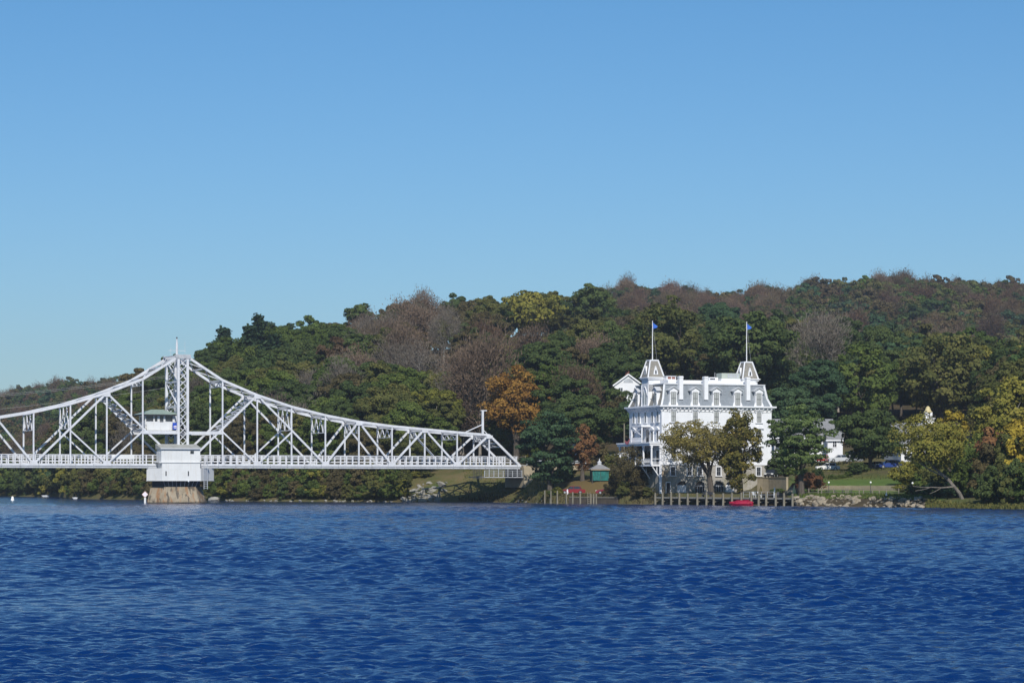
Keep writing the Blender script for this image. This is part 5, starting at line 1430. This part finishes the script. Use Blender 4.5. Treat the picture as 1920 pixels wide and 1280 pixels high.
t = house('low_house', 'long low white house with grey roof behind the locust tree', 1508, Y, 12.6, 9, wz(819, Y), wz(784, Y), R(3), 'shingle')
for x in (-5.2, -3.4, -1.4, .8, 3.0): hwin(t, x, wz(838, Y), wz(826, Y))
MB().box(-6.3, -3.2, -1.6, -.01, wz(831, Y), wz(829, Y)).build('porch_roof', M['grey_trim'], t)
for x in (-6.2, -4.8, -3.3): MB().box(x - .08, x + .08, -1.55, -1.4, wz(851, Y), wz(831, Y)).build('porch_post', M['white'], t)
t = house('side_wing', 'small white wing with low grey roof and tall window beside the parked cars', 1566, 516, 3.0, 6, wz(823, 516), wz(801, 516), R(-4), 'shingle')
hwin(t, -.1, wz(837.5, 516), wz(826, 516), .7)
Y = 506
t = house('cupola_hall', 'white hall with big grey roof and cream capped cupola', 1742, Y, 11.4, 13, wz(836, Y), wz(791, Y), R(9), 'shingle')
for x in (-4.6, -2.4, 0, 2.4, 4.6): hwin(t, x, wz(862, Y), wz(846, Y))
CX = 1.9
cu = MB().box(CX - 1.0, CX + 1.0, 5.5, 7.5, wz(794, Y), wz(782.5, Y)).box(CX - 1.15, CX + 1.15, 5.35, 7.65, wz(783, Y), wz(781.8, Y)).box(CX - .7, CX + .7, 5.8, 7.2, wz(781.8, Y), wz(771, Y)).build('cupola', M['white'], t)
MB().lathe((CX, 6.5, wz(771, Y)), [(.95, 0), (.88, .1), (.62, .35), (.5, .7), (.42, .95), (.25, 1.15), (.05, 1.25)], 12).build('cupola_roof', M['gold'], cu, True)
MB().prism([(-.16, wz(779.5, Y)), (.16, wz(779.5, Y)), (.16, wz(776, Y)), (0, wz(774.6, Y)), (-.16, wz(776, Y))], lambda u, v, q: (CX + u, q, v), 5.74, 5.81).build('cupola_opening', M['pane'], cu)
Y = 548
t = house('cottage', 'small white cottage glimpsed behind the rust red tree', 1080, Y, 3.4, 5, wz(806, Y), wz(792, Y), R(-6), 'shingle', None, True)
hwin(t, 0, wz(820, Y), wz(811, Y), .8)

# ------------------------------------------------------------------ road rail, pole, wires
def fence(name, label, cat, pts, h, rails, mat, step, pw=.12, rw=.1):
    """posts and rails along ground points (px, Y)"""
    P = [Vector(gpx(a, b)) for a, b in pts]
    t = thing(name, label, cat, P[0]); o = P[0]
    pm = MB().box(-pw / 2, pw / 2, -pw / 2, pw / 2, -.4, h).mesh('post', mat)
    for a, b in zip(P[:-1], P[1:]):
        n_ = max(1, round((b - a).length / step))
        for i in range(n_): put('post', pm, t, a.lerp(b, i / n_) - o)
        for z in rails: MB().bar(a - o + Vector((0, -.08, z)), b - o + Vector((0, -.08, z)), .05, rw).build('rail', mat, t)
    put('post', pm, t, P[-1] - o)
    return t
fence('guard_rail', 'grey steel guard rail along the road left of the porch', 'guard rail', [(1118, 536), (1150, 534), (1182, 534)], 1.5, (.7, 1.4), M['steel_grey'], 2.2, .14, .18)
fence('plank_fence', 'dark weathered plank fence on the slope behind the bridge end', 'fence', [(925, 566), (955, 566), (985, 564)], 1.4, (.5, .9, 1.3), M['wood'], 2.4)
t = thing('utility_pole', 'bare grey utility pole beside the columned porch', 'pole', gpx(1170.5, 528))
MB().tube((0, 0, -1), (0, 0, wz(788, 528) - ground(wx(1170.5, 528), 528)), .17, .13, 8).build('pole', M['wood'], t); MB().box(-.02, .5, -.05, .05, 4.6, 4.68).build('arm', M['wood'], t)
def wire(label, a, b, Y, r=.035, sag=1.0):
    m = MB(); A, B = Vector((wx(a[0], Y), Y, wz(a[1], Y))), Vector((wx(b[0], Y), Y, wz(b[1], Y)))
    pt = [A.lerp(B, i / 14) - Vector((0, 0, sag * 4 * (i / 14) * (1 - i / 14))) for i in range(15)]
    for p, q in zip(pt[:-1], pt[1:]): m.tube(p, q, r, r, 4, False)
    tag(m.build('power_line', M['flat_roof']), label, 'cable')
wire('upper overhead power cable beyond the bridge', (-260, 757), (330, 702), 700)
wire('upper overhead power cable beside its twin beyond the bridge', (-260, 760), (330, 705), 703)
wire('lower overhead power cable beyond the bridge', (-300, 792), (330, 724), 690)

# ------------------------------------------------------------------ cars
def car(label, px, Y, rz, paint_, L=4.5, H=1.45, W=1.78, zoff=0.0, suv=False, lens='lamp_white'):
    x, y, z = gpx(px, Y)
    t = thing('parked_car', label, 'car', (x, y, z + .03 + zoff), rz)
    h = L / 2; s = H / 1.45
    lo = [(-h, .35), (-h + .05, .72 * s), (-h * .62, .90 * s), (-h * .3, .95 * s), (h * .6, .96 * s), (h * .97, .85 * s), (h, .5), (h * .98, .28), (-h * .98, .26)]
    fn = lambda u, v, w: (u, w, v)
    body = MB().prism(lo, fn, -W / 2, W / 2).build('body', M[paint_], t)
    e = h * .93 if suv else h * .72
    cab = [(-h * .42, .93 * s), (-h * .16, H - .04), (h * .38, H), (e * .86, H - .08), (e, .94 * s)]
    wn = W * .40
    m = MB(); n_ = len(cab)
    m.add([(u, -W / 2 + .06, v) if i in (0, n_ - 1) else (u, -wn, v) for i, (u, v) in enumerate(cab)] + [(u, W / 2 - .06, v) if i in (0, n_ - 1) else (u, wn, v) for i, (u, v) in enumerate(cab)],
          [tuple(range(n_)), tuple(range(2 * n_ - 1, n_ - 1, -1))] + [(i, i + n_, (i + 1) % n_ + n_, (i + 1) % n_) for i in range(n_)])
    m.build('windows', M['glass_car'], t)
    MB().add([(-h * .18, -wn - .02, H - .06), (e * .88, -wn - .02, H - .1), (e * .88, wn + .02, H - .1), (-h * .18, wn + .02, H - .06), (-h * .12, -wn + .05, H + .03), (e * .8, -wn + .05, H + .02), (e * .8, wn - .05, H + .02), (-h * .12, wn - .05, H + .03)],
             [(0, 1, 5, 4), (1, 2, 6, 5), (2, 3, 7, 6), (3, 0, 4, 7), (4, 5, 6, 7), (3, 2, 1, 0)]).build('roof', M[paint_], t)
    pl = MB()
    for u in (h * .1, e * .9):
        for k in (-1, 1): pl.bar((u, k * (W / 2 - .05), .94 * s), (u - .1, k * wn, H - .05), .09, .05)
    pl.build('pillars', M[paint_], t)
    for u in (-h * .62, h * .60):
        for k in (-1, 1):
            wh = MB().tube((u, k * (W / 2 - .2), .33), (u, k * (W / 2 + .015), .33), .34, .34, 14).build('wheel', M['rubber'], t)
            MB().tube((u, k * (W / 2 - .1), .33), (u, k * (W / 2 + .03), .33), .22, .2, 10).build('rim', M['rim'], wh)
    for k in (-1, 1):
        MB().box(-h - .02, -h + .2, k * .62 - .2, k * .62 + .2, .62 * s, .78 * s).build('headlight', M[lens], t)
        MB().box(h - .16, h + .01, k * .66 - .16, k * .66 + .16, .6 * s, .8 * s).build('taillight', M['tail_red'], t)
    return t
car('white sedan parked side on below the grey kerb wall', 1552, 494, R(2), 'car_white')
car('black car parked under the dark maple', 1621, 487, R(-12), 'car_black', 4.2)
car('silver car parked beside the trunk of the dark maple', 1642, 488, R(-18), 'car_silver', 4.3)
car('dark blue car parked beside the cupola hall', 1667, 484, R(10), 'car_blue', 4.6, 1.6, suv=True)
car('white car parked in front of the long low house', 1470, 512, R(0), 'car_white', 4.4)
car('bright red car parked beside the small white wing', 1543, 511, R(70), 'car_bright_red', 4.2)
car('silver car parked above the grey kerb wall', 1574, 508, R(4), 'car_silver', 4.4)
car('black sport utility car at the end of the upper parking', 1595, 512, R(60), 'car_black', 4.4, 1.7, suv=True)
car('red car with amber lamp parked behind the timber bulkhead', 1073, shore(1073) + 8.5, R(3), 'car_red', 4.9, 1.5, lens='amber')
car('maroon car parked beside the willow bush', 1140, shore(1140) + 8.0, R(-4), 'car_maroon', 4.6, 1.45)
car('black car with white bonnet parked above the tan retaining wall', 1446, shore(1446) + 27, R(72), 'car_black', 4.2)
kb = thing('kerb_wall', 'pale grey kerb wall along the upper parking above the white sedan', 'kerb', gpx(1540, shore(1540) + 91))
P0 = Vector(gpx(1540, shore(1540) + 91))
for i in range(6):
    a, b = Vector(gpx(1540 + i * 13, shore(1540 + i * 13) + 91)) - P0, Vector(gpx(1552.4 + i * 13, shore(1552.4 + i * 13) + 91)) - P0
    MB().bar(a + Vector((0, 0, .1)), b + Vector((0, 0, .1)), .3, .4).build('kerb_stone', M['steel_grey'], kb)

# ------------------------------------------------------------------ dock, bulkhead, lawn furniture
def dockpt(f, off=0.0):
    """along the dock front: f 0..1, off towards the land"""
    A, B = Vector((wx(1227, 464.5), 464.5, 0)), Vector((wx(1489, 427.0), 427.0, 0))
    d = (B - A).normalized(); nrm = Vector((-d.y, d.x, 0))
    return A.lerp(B, f) + nrm * off
dock = thing('timber_dock', 'long weathered timber dock on pilings in front of the white mansion', 'dock')
pile_px = [1228.7, 1242.4, 1258.3, 1273.8, 1289.5, 1307.5, 1324.6, 1338, 1356, 1372.5, 1390, 1408.7, 1422.5, 1436.5, 1454.5, 1470, 1486]
pl_me = MB().lathe((0, 0, 0), [(.21, -1.5), (.2, .4), (.18, 2.05), (.15, 2.18)], 9).mesh('piling', M['wood'])
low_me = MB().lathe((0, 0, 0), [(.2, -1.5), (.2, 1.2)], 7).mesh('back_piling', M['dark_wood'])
def dock_f(px):
    lo, hi = 0.0, 1.0
    for _ in range(30):
        mid = (lo + hi) / 2; p = dockpt(mid)
        if upx(p.x, p.y) < px: lo = mid
        else: hi = mid
    return lo
for px in pile_px:
    p = dockpt(dock_f(px)); f = dock_f(px)
    put('piling', pl_me, dock, p, (0, 0, px), (1, 1, rs.uniform(.94, 1.05)))
    q = dockpt(f, 1.9); put('back_piling', low_me, dock, q)
    MB().bar(p + Vector((0, 0, .55)), q + Vector((0, 0, 1.0)), .12, .14).build('cross_brace', M['wood'], dock)
for z, off, hh, mt in ((1.22, .28, .22, 'deck_wood'), (1.18, 2.0, .2, 'dark_wood')):
    MB().bar(dockpt(0, off) + Vector((0, 0, z)), dockpt(1, off) + Vector((0, 0, z)), .16, hh).build('beam', M[mt], dock)
a, b = dockpt(0, 1.2), dockpt(1, 1.2)
for i in range(7):
    o = .42 + i * .27
    MB().bar(dockpt(0, o) + Vector((0, 0, 1.36)), dockpt(1, o) + Vector((0, 0, 1.36)), .24, .05).build('deck_board', M['deck_wood'], dock)
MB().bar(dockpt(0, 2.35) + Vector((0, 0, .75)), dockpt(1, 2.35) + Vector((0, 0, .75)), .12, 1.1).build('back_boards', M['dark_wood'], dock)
dr_ = thing('dock_railing', 'thin grey pipe railing on the dock behind the red boat', 'railing', dockpt(dock_f(1378), 1.8) + Vector((0, 0, 1.38)))
e = dockpt(dock_f(1434), 1.8) - dockpt(dock_f(1378), 1.8)
for z in (.5, 1.0): MB().bar((0, 0, z), e + Vector((0, 0, z)), .05, .05).build('rail', M['grey_trim'], dr_)
for i in range(6): MB().tube(e * (i / 5), e * (i / 5) + Vector((0, 0, 1.02)), .03, .03, 6).build('post', M['grey_trim'], dr_)
def chair(px, off, rz, mat, label):
    p = dockpt(dock_f(px), off) + Vector((0, 0, 1.385))
    t = thing('dock_chair', label, 'chair', p, rz)
    for x in (-.24, .24):
        for y in (-.22, .22): MB().box(x - .03, x + .03, y - .03, y + .03, 0, .42).build('leg', M[mat], t)
    MB().box(-.28, .28, -.26, .26, .42, .47).build('seat', M[mat], t)
    MB().add([(-.27, .24, .47), (.27, .24, .47), (.25, .4, 1.0), (-.25, .4, 1.0), (-.27, .29, .47), (.27, .29, .47), (.25, .45, 1.0), (-.25, .45, 1.0)], [(0, 1, 2, 3), (4, 7, 6, 5), (0, 4, 5, 1), (1, 5, 6, 2), (2, 6, 7, 3), (3, 7, 4, 0)]).build('backrest', M[mat], t)
chair(1402, 1.3, .4, 'steel_grey', 'grey chair on the dock beside the pipe railing'); chair(1414, 1.2, 1.2, 'white', 'white chair on the dock over the red boat'); chair(1445, 1.3, -.5, 'dark_steel', 'dark chair on the dock below the tan retaining wall')
t = thing('dock_bench', 'long dark bench on the dock in front of the stone arches', 'bench', dockpt(dock_f(1303), 1.5) + Vector((0, 0, 1.385)), math.atan2(-37.5, 26.0) * 1.0)
MB().box(0, 2.6, -.25, .25, .42, .5).build('seat', M['dark_steel'], t); MB().box(0, 2.6, .25, .31, .5, .95).build('backrest', M['dark_steel'], t)
for x in (.2, 2.3): MB().box(x, x + .1, -.22, .22, 0, .42).build('leg', M['dark_steel'], t)
# covered red boat
bp = dockpt(dock_f(1404), -1.6)
boat = thing('red_boat', 'small bright red covered boat moored beside the dock', 'boat', (bp.x, bp.y, 0), math.atan2(-.35, 1.0), None, (.92, .92, .85))
secs = [(-2.25, .05, .55, .62), (-1.8, .42, .28, .72), (-.8, .72, .12, .86), (.5, .78, .1, .98), (1.5, .7, .12, .9), (2.15, .5, .2, .74), (2.3, .3, .3, .66)]
vs, fs = [], []
for x, w, zb_, zt_ in secs: vs += [(x, -w * .5, zb_ - .2), (x, -w, zb_ + .3), (x, -w * .96, zt_ - .12), (x, 0, zt_ + .12), (x, w * .96, zt_ - .12), (x, w, zb_ + .3), (x, w * .5, zb_ - .2)]
for i in range(len(secs) - 1):
    for j in range(7): k = (j + 1) % 7; fs.append((i * 7 + j, i * 7 + k, i * 7 + 7 + k, i * 7 + 7 + j))
fs += [tuple(range(7)), tuple(range(len(vs) - 1, len(vs) - 8, -1))]
MB().add(vs, fs).build('hull', M['boat_red'], boat)
MB().bar((-2.0, -.5, .5), (2.1, -.62, .52), .06, .08).build('rub_rail', M['rust_barge'], boat)
MB().add([(-1.2, -.62, .86), (1.7, -.6, .9), (1.5, 0, 1.16), (-.8, 0, 1.1), (1.7, .6, .9), (-1.2, .62, .86)], [(0, 1, 2, 3), (3, 2, 4, 5), (0, 3, 5), (1, 4, 2), (0, 5, 4, 1)]).build('cover', M['boat_red'], boat)
# bulkhead with posts on the left
bk = thing('timber_bulkhead', 'dark timber bulkhead with pale mooring posts below the red cars', 'bulkhead')
bpx = [1068 + i * 3.2 for i in range(29)]
for px in bpx:
    Y = shore(px) - .25; x = wx(px, Y)
    MB().box(x - .15, x + .15, Y - .1, Y + .08, -1, 1.35 + rs.uniform(-.06, .06)).build('plank', M['dark_wood'], bk)
for a, b in zip(bpx[::4][:-1], bpx[::4][1:]):
    MB().bar((wx(a, shore(a) - .4), shore(a) - .4, 1.2), (wx(b, shore(b) - .4), shore(b) - .4, 1.2), .14, .2).build('waler', M['wood'], bk)
for px, h in ((1021.5, 2.5), (1033, 2.4), (1045, 2.4), (1062, 2.1), (1074, 2.2), (1088, 2.2), (1032, 1.0), (1108, 1.9), (1113, 1.9), (1118, 1.9)):
    Y = shore(px) - .6; MB().tube((wx(px, Y), Y, -1), (wx(px, Y), Y, h), .17, .14, 8).build('mooring_post', M['wood'], bk)
m = MB()
for dx in (0, .5): m.box(wx(1101, 481) + dx, wx(1101, 481) + dx + .07, 480.2, 480.3, -.5, 2.2)
for i in range(6): m.box(wx(1101, 481), wx(1101, 481) + .56, 480.2, 480.28, .1 + i * .35, .17 + i * .35)
m.build('ladder', M['wood'], bk)
wp = thing('white_post', 'short round topped white post in front of the red car', 'post', gpx(1064, shore(1064) + 3.0))
MB().lathe((0, 0, -.2), [(.2, 0), (.19, .9), (.12, 1.1), (.16, 1.25), (.05, 1.4)], 10).build('shaft', M['pinkish'], wp)
# teal sided shelter on its mound
x, y, z = gpx(1124, shore(1124) + 21)
t = thing('shelter', 'small grey roofed shelter with teal tarpaulin sides and a roof finial', 'shelter', (x, y, z - .2), R(8))
for i in range(2):
    MB().box(-1.55 + i * 1.62, -.02 + i * 1.62, -1.3, -1.24, .3, 2.3).build('tarpaulin', M['teal'], t)
MB().box(-1.58, -1.52, -1.28, 1.3, .3, 2.3).build('tarpaulin', M['teal'], t)
for a in (-1.6, 0, 1.6): MB().box(a - .07, a + .07, -1.24, -1.1, -.3, 2.5).build('post', M['dark_wood'], t)
for a in (-1.6, 1.6): MB().box(a - .07, a + .07, 1.1, 1.24, -.3, 2.5).build('post', M['dark_wood'], t)
q = lambda r, z_: [(-r, -r * .85, z_), (r, -r * .85, z_), (r, r * .85, z_), (-r, r * .85, z_)]
MB().frustum(q(2.0, 2.5), q(.45, 3.4)).build('roof', M['shingle'], t); MB().box(-1.95, 1.95, -1.66, 1.66, 2.32, 2.5).build('fascia', M['brown_stone'], t)
MB().lathe((0, 0, 3.4), [(.42, 0), (.42, .35), (.5, .4), (.15, .75), (.04, 1.2)], 8).build('finial', M['grey_trim'], t)
# tan retaining wall, stairs, low wall
rw = thing('retaining_wall', 'tan panelled retaining wall behind the dock below the parked black car', 'wall')
ed = np.linspace(1421, 1476, 6)
for a, b in zip(ed[:-1], ed[1:]):
    A, B = Vector((wx(a, shore(a) + 21.9), shore(a) + 21.9, 0)), Vector((wx(b, shore(b) + 21.9), shore(b) + 21.9, 0))
    d = (B - A).normalized() * .02
    MB().bar(A + d + Vector((0, 0, 3.3)), B - d + Vector((0, 0, 3.3)), .35, 3.0).build('panel', M['tan_wall'], rw)
    MB().bar(A + Vector((0, 0, 4.86)), B + Vector((0, 0, 4.86)), .5, .14).build('coping', M['tan_wall'], rw)
x, y, z = gpx(1481, shore(1481) + 18)
t = thing('stone_stairs', 'pale stone stairs beside the tan retaining wall', 'stairs', (x, y, z - .1), R(-30))
for i in range(9): MB().box(-.9, .9, i * .34, i * .34 + 2.2 - i * .2, i * .19, i * .19 + .2).build('step', M['rock_tan'], t)
lw = thing('low_wall', 'long low tan wall between the lawn and the fenced river strip', 'wall')
ed = np.linspace(1536, 1722, 25)
for i, (a, b) in enumerate(zip(ed[:-1], ed[1:])):
    A, B = Vector((wx(a, shore(a) + 32.6), shore(a) + 32.6, 0)), Vector((wx(b, shore(b) + 32.6), shore(b) + 32.6, 0))
    MB().bar(A + Vector((0, 0, 2.95)), B - (B - A) * .02 + Vector((0, 0, 2.95)), .4, .95 + rs.uniform(-.04, .04)).build('wall_section', M['tan_wall'], lw)
fpx = [1494, 1516.5, 1534, 1540.5, 1563, 1586, 1590, 1611, 1619, 1636, 1648.6, 1662, 1685, 1708]
lf = thing('lawn_fence', 'pale two rail timber fence along the river lawn', 'fence')
fp = [Vector((wx(p, shore(p) + 11), shore(p) + 11, ground(wx(p, shore(p) + 11), shore(p) + 11))) for p in fpx]
pm = MB().box(-.08, .08, -.08, .08, -.4, 1.15).mesh('post', M['wood'])
for p in fp: put('post', pm, lf, p)
for a, b in zip(fp[:-1], fp[1:]):
    for z in (.45, .95): MB().bar(a + Vector((0, 0, z)), b + Vector((0, 0, z)), .04, .07).build('rail', M['wood'], lf)
def lamp(px, d, h, label, r=.17):
    t = thing('lamp_post', label, 'lamp post', gpx(px, shore(px) + d))
    MB().tube((0, 0, -.3), (0, 0, h), .06, .05, 8).lathe((0, 0, 0), [(.13, -.1), (.13, .25), (.06, .35)], 8).build('post', M['dark_steel'], t)
    MB().lathe((0, 0, h), [(.05, 0), (r, .12), (r, .26), (.06, .36)], 10).build('globe', M['lamp_white'], t)
lamp(1554, 22, 1.55, 'short black lamp post with white globe near the orange red shrub'); lamp(1632.5, 22, 1.55, 'short black lamp post with white globe in the middle of the lawn fence'); lamp(1711, 20, 1.6, 'short black lamp post with white globe at the end of the lawn fence')
lamp(1593, 72, 1.9, 'black lamp post with white globe beside the white sedan')
def picnic(px, d, rz, label):
    t = thing('picnic_table', label, 'picnic table', gpx(px, shore(px) + d), rz)
    for i in range(4): MB().box(-.95, .95, -.40 + i * .2, -.22 + i * .2, .70, .75).build('table_board', M['dark_steel'], t)
    for y in (-.75, .75): MB().box(-.95, .95, y - .14, y + .14, .42, .47).build('bench_board', M['dark_steel'], t)
    for x in (-.7, .7):
        MB().bar((x, -.75, 0), (x, -.1, .7), .08, .08).bar((x, .75, 0), (x, .1, .7), .08, .08).bar((x + .05, -.8, .40), (x + .05, .8, .40), .06, .08).build('trestle', M['dark_steel'], t)
picnic(1557, 13.5, .3, 'dark picnic table on the lawn below the black lamp post'); picnic(1588, 13.5, -.2, 'dark picnic table behind the paired fence posts')
bd = thing('white_bird', 'white bird standing upright on the shore boulders before the fence', 'bird', gpx(1662, shore(1662) + 5.5))
MB().lathe((0, 0, .25), [(.02, 0), (.13, .08), (.17, .2), (.12, .38), (.06, .5), (.07, .58), (.03, .66)], 9).build('body', M['bird'], bd, True)
MB().tube((0, 0, -.1), (0, 0, .3), .02, .02, 5).build('legs', M['dark_steel'], bd); MB().tube((0, -.05, .84), (-.02, -.16, .8), .025, .005, 5).build('beak', M['amber'], bd)
t = thing('white_bollard', 'thin white bollard on the dock at the corner of the tan wall', 'bollard', dockpt(dock_f(1421.5), 3.4) + Vector((0, 0, 1.7)))
MB().lathe((0, 0, -.3), [(.13, 0), (.13, 1.5), (.16, 1.55), (.05, 1.7)], 8).build('post', M['white'], t)
t = thing('folded_parasol', 'folded pale yellow parasol by the foot of the stairs', 'parasol', gpx(1489, shore(1489) + 9))
MB().lathe((0, 0, .2), [(.3, 0), (.34, .3), (.16, 1.0), (.04, 1.6)], 8).build('canopy', M['yellow'], t); MB().tube((0, 0, -.3), (0, 0, 1.9), .03, .03, 6).build('pole', M['wood'], t)
# ------------------------------------------------------------------ on the river, left
Y = 17384 / (937.3 - 908)
by = thing('buoy', 'white conical channel buoy floating off the far bank', 'buoy', (wx(23.5, Y), Y, 0))
MB().lathe((0, 0, -.4), [(.42, 0), (.42, .55), (.3, .7), (.24, 1.15), (.1, 1.3)], 12).build('body', M['lamp_white'], by, True)
MB().lathe((0, 0, .32), [(.275, 0), (.27, .14)], 12).build('band', M['amber'], by)
def skiff(px, py, L, label):
    Y = shore(px) - 4; t = thing('moored_skiff', label, 'boat', (wx(px, Y), Y, 0), R(4))
    MB().prism([(-L / 2, .42), (L / 2, .38), (L / 2 - .3, .02), (-L / 2 + .5, .02)], lambda u, v, w: (u, w, v), -.7, .7).build('hull', M['grey_trim'], t)
    MB().box(-L / 2 + .5, L / 2 - .4, -.5, .5, .39, .45).build('thwarts', M['grey_trim'], t)
skiff(86, 927, 2.6, 'low white skiff moored under the far bank trees'); skiff(141, 925, 1.5, 'small white skiff at the tip of the wooded point')

# ------------------------------------------------------------------ rough grass and reeds on the banks
def grass(name, label, n_, sel, h, mats, seed):
    rg = np.random.default_rng(seed); P, Hh = [], []
    while len(P) < n_:
        u, d = sel(rg)
        x, y, z = gpx(u, shore(u) + d); P.append((x, y, max(z, -.05))); Hh.append(h * rg.uniform(.5, 1.4))
    P = np.array(P); Hh = np.array(Hh)[:, None]
    a = rg.uniform(0, 6.28, n_); w = np.stack([np.cos(a), np.sin(a), np.zeros(n_)], 1) * Hh * .3
    tip = np.stack([rg.normal(size=n_) * .3, rg.normal(size=n_) * .3, np.ones(n_)], 1) * Hh
    V = np.stack([P - w, P + w, P + tip + w * .5, P + tip - w * .5], 1)
    tag(put(name, quad_mesh(name, V, rg.uniform(0, 1, n_), [LEAF[mats]])), label, 'grass', None, 'stuff')
grass('bank_grass', 'rough yellowing grass on the bank beside the bridge abutment', 5000, lambda g: (g.uniform(868, 1040), g.uniform(.3, 40)), .24, 'olive', 1)
grass('bank_weeds', 'brown dry weeds along the foot of the bank', 1600, lambda g: (g.uniform(860, 1235), abs(g.normal(0, 2.0)) + .1), .35, 'brown', 2)
grass('shore_reeds', 'low green reeds along the right hand water edge', 2600, lambda g: (g.uniform(1735, 1990), abs(g.normal(0, 2.2)) - .2), .38, 'olive', 3)
grass('slope_grass', 'rough grass on the slope below the upper parking', 4000, lambda g: (g.uniform(1490, 1720), g.uniform(54, 92)), .22, 'olive', 4)
grass('lawn_edge_grass', 'grass tufts between the lawn fence and the shore boulders', 2500, lambda g: (g.uniform(1490, 1745), g.uniform(4, 13)), .3, 'green', 5)

# ------------------------------------------------------------------ air
hb = MB().box(-1450, 1450, -140, 2650, -5, 150).mesh('haze', None)
hm = NT('river_air')
pv = hm.n('ShaderNodeVolumePrincipled')
pv.inputs['Color'].default_value = (0.80, 0.88, 1.0, 1)
pv.inputs['Density'].default_value = 0.0001
pv.inputs['Anisotropy'].default_value = 0.2
hm.l(pv.outputs[0], hm.out.inputs['Volume'])
hb.materials.clear(); hb.materials.append(hm.m)
tag(put('haze', hb), 'thin autumn haze over the river valley', 'haze', None, 'stuff')
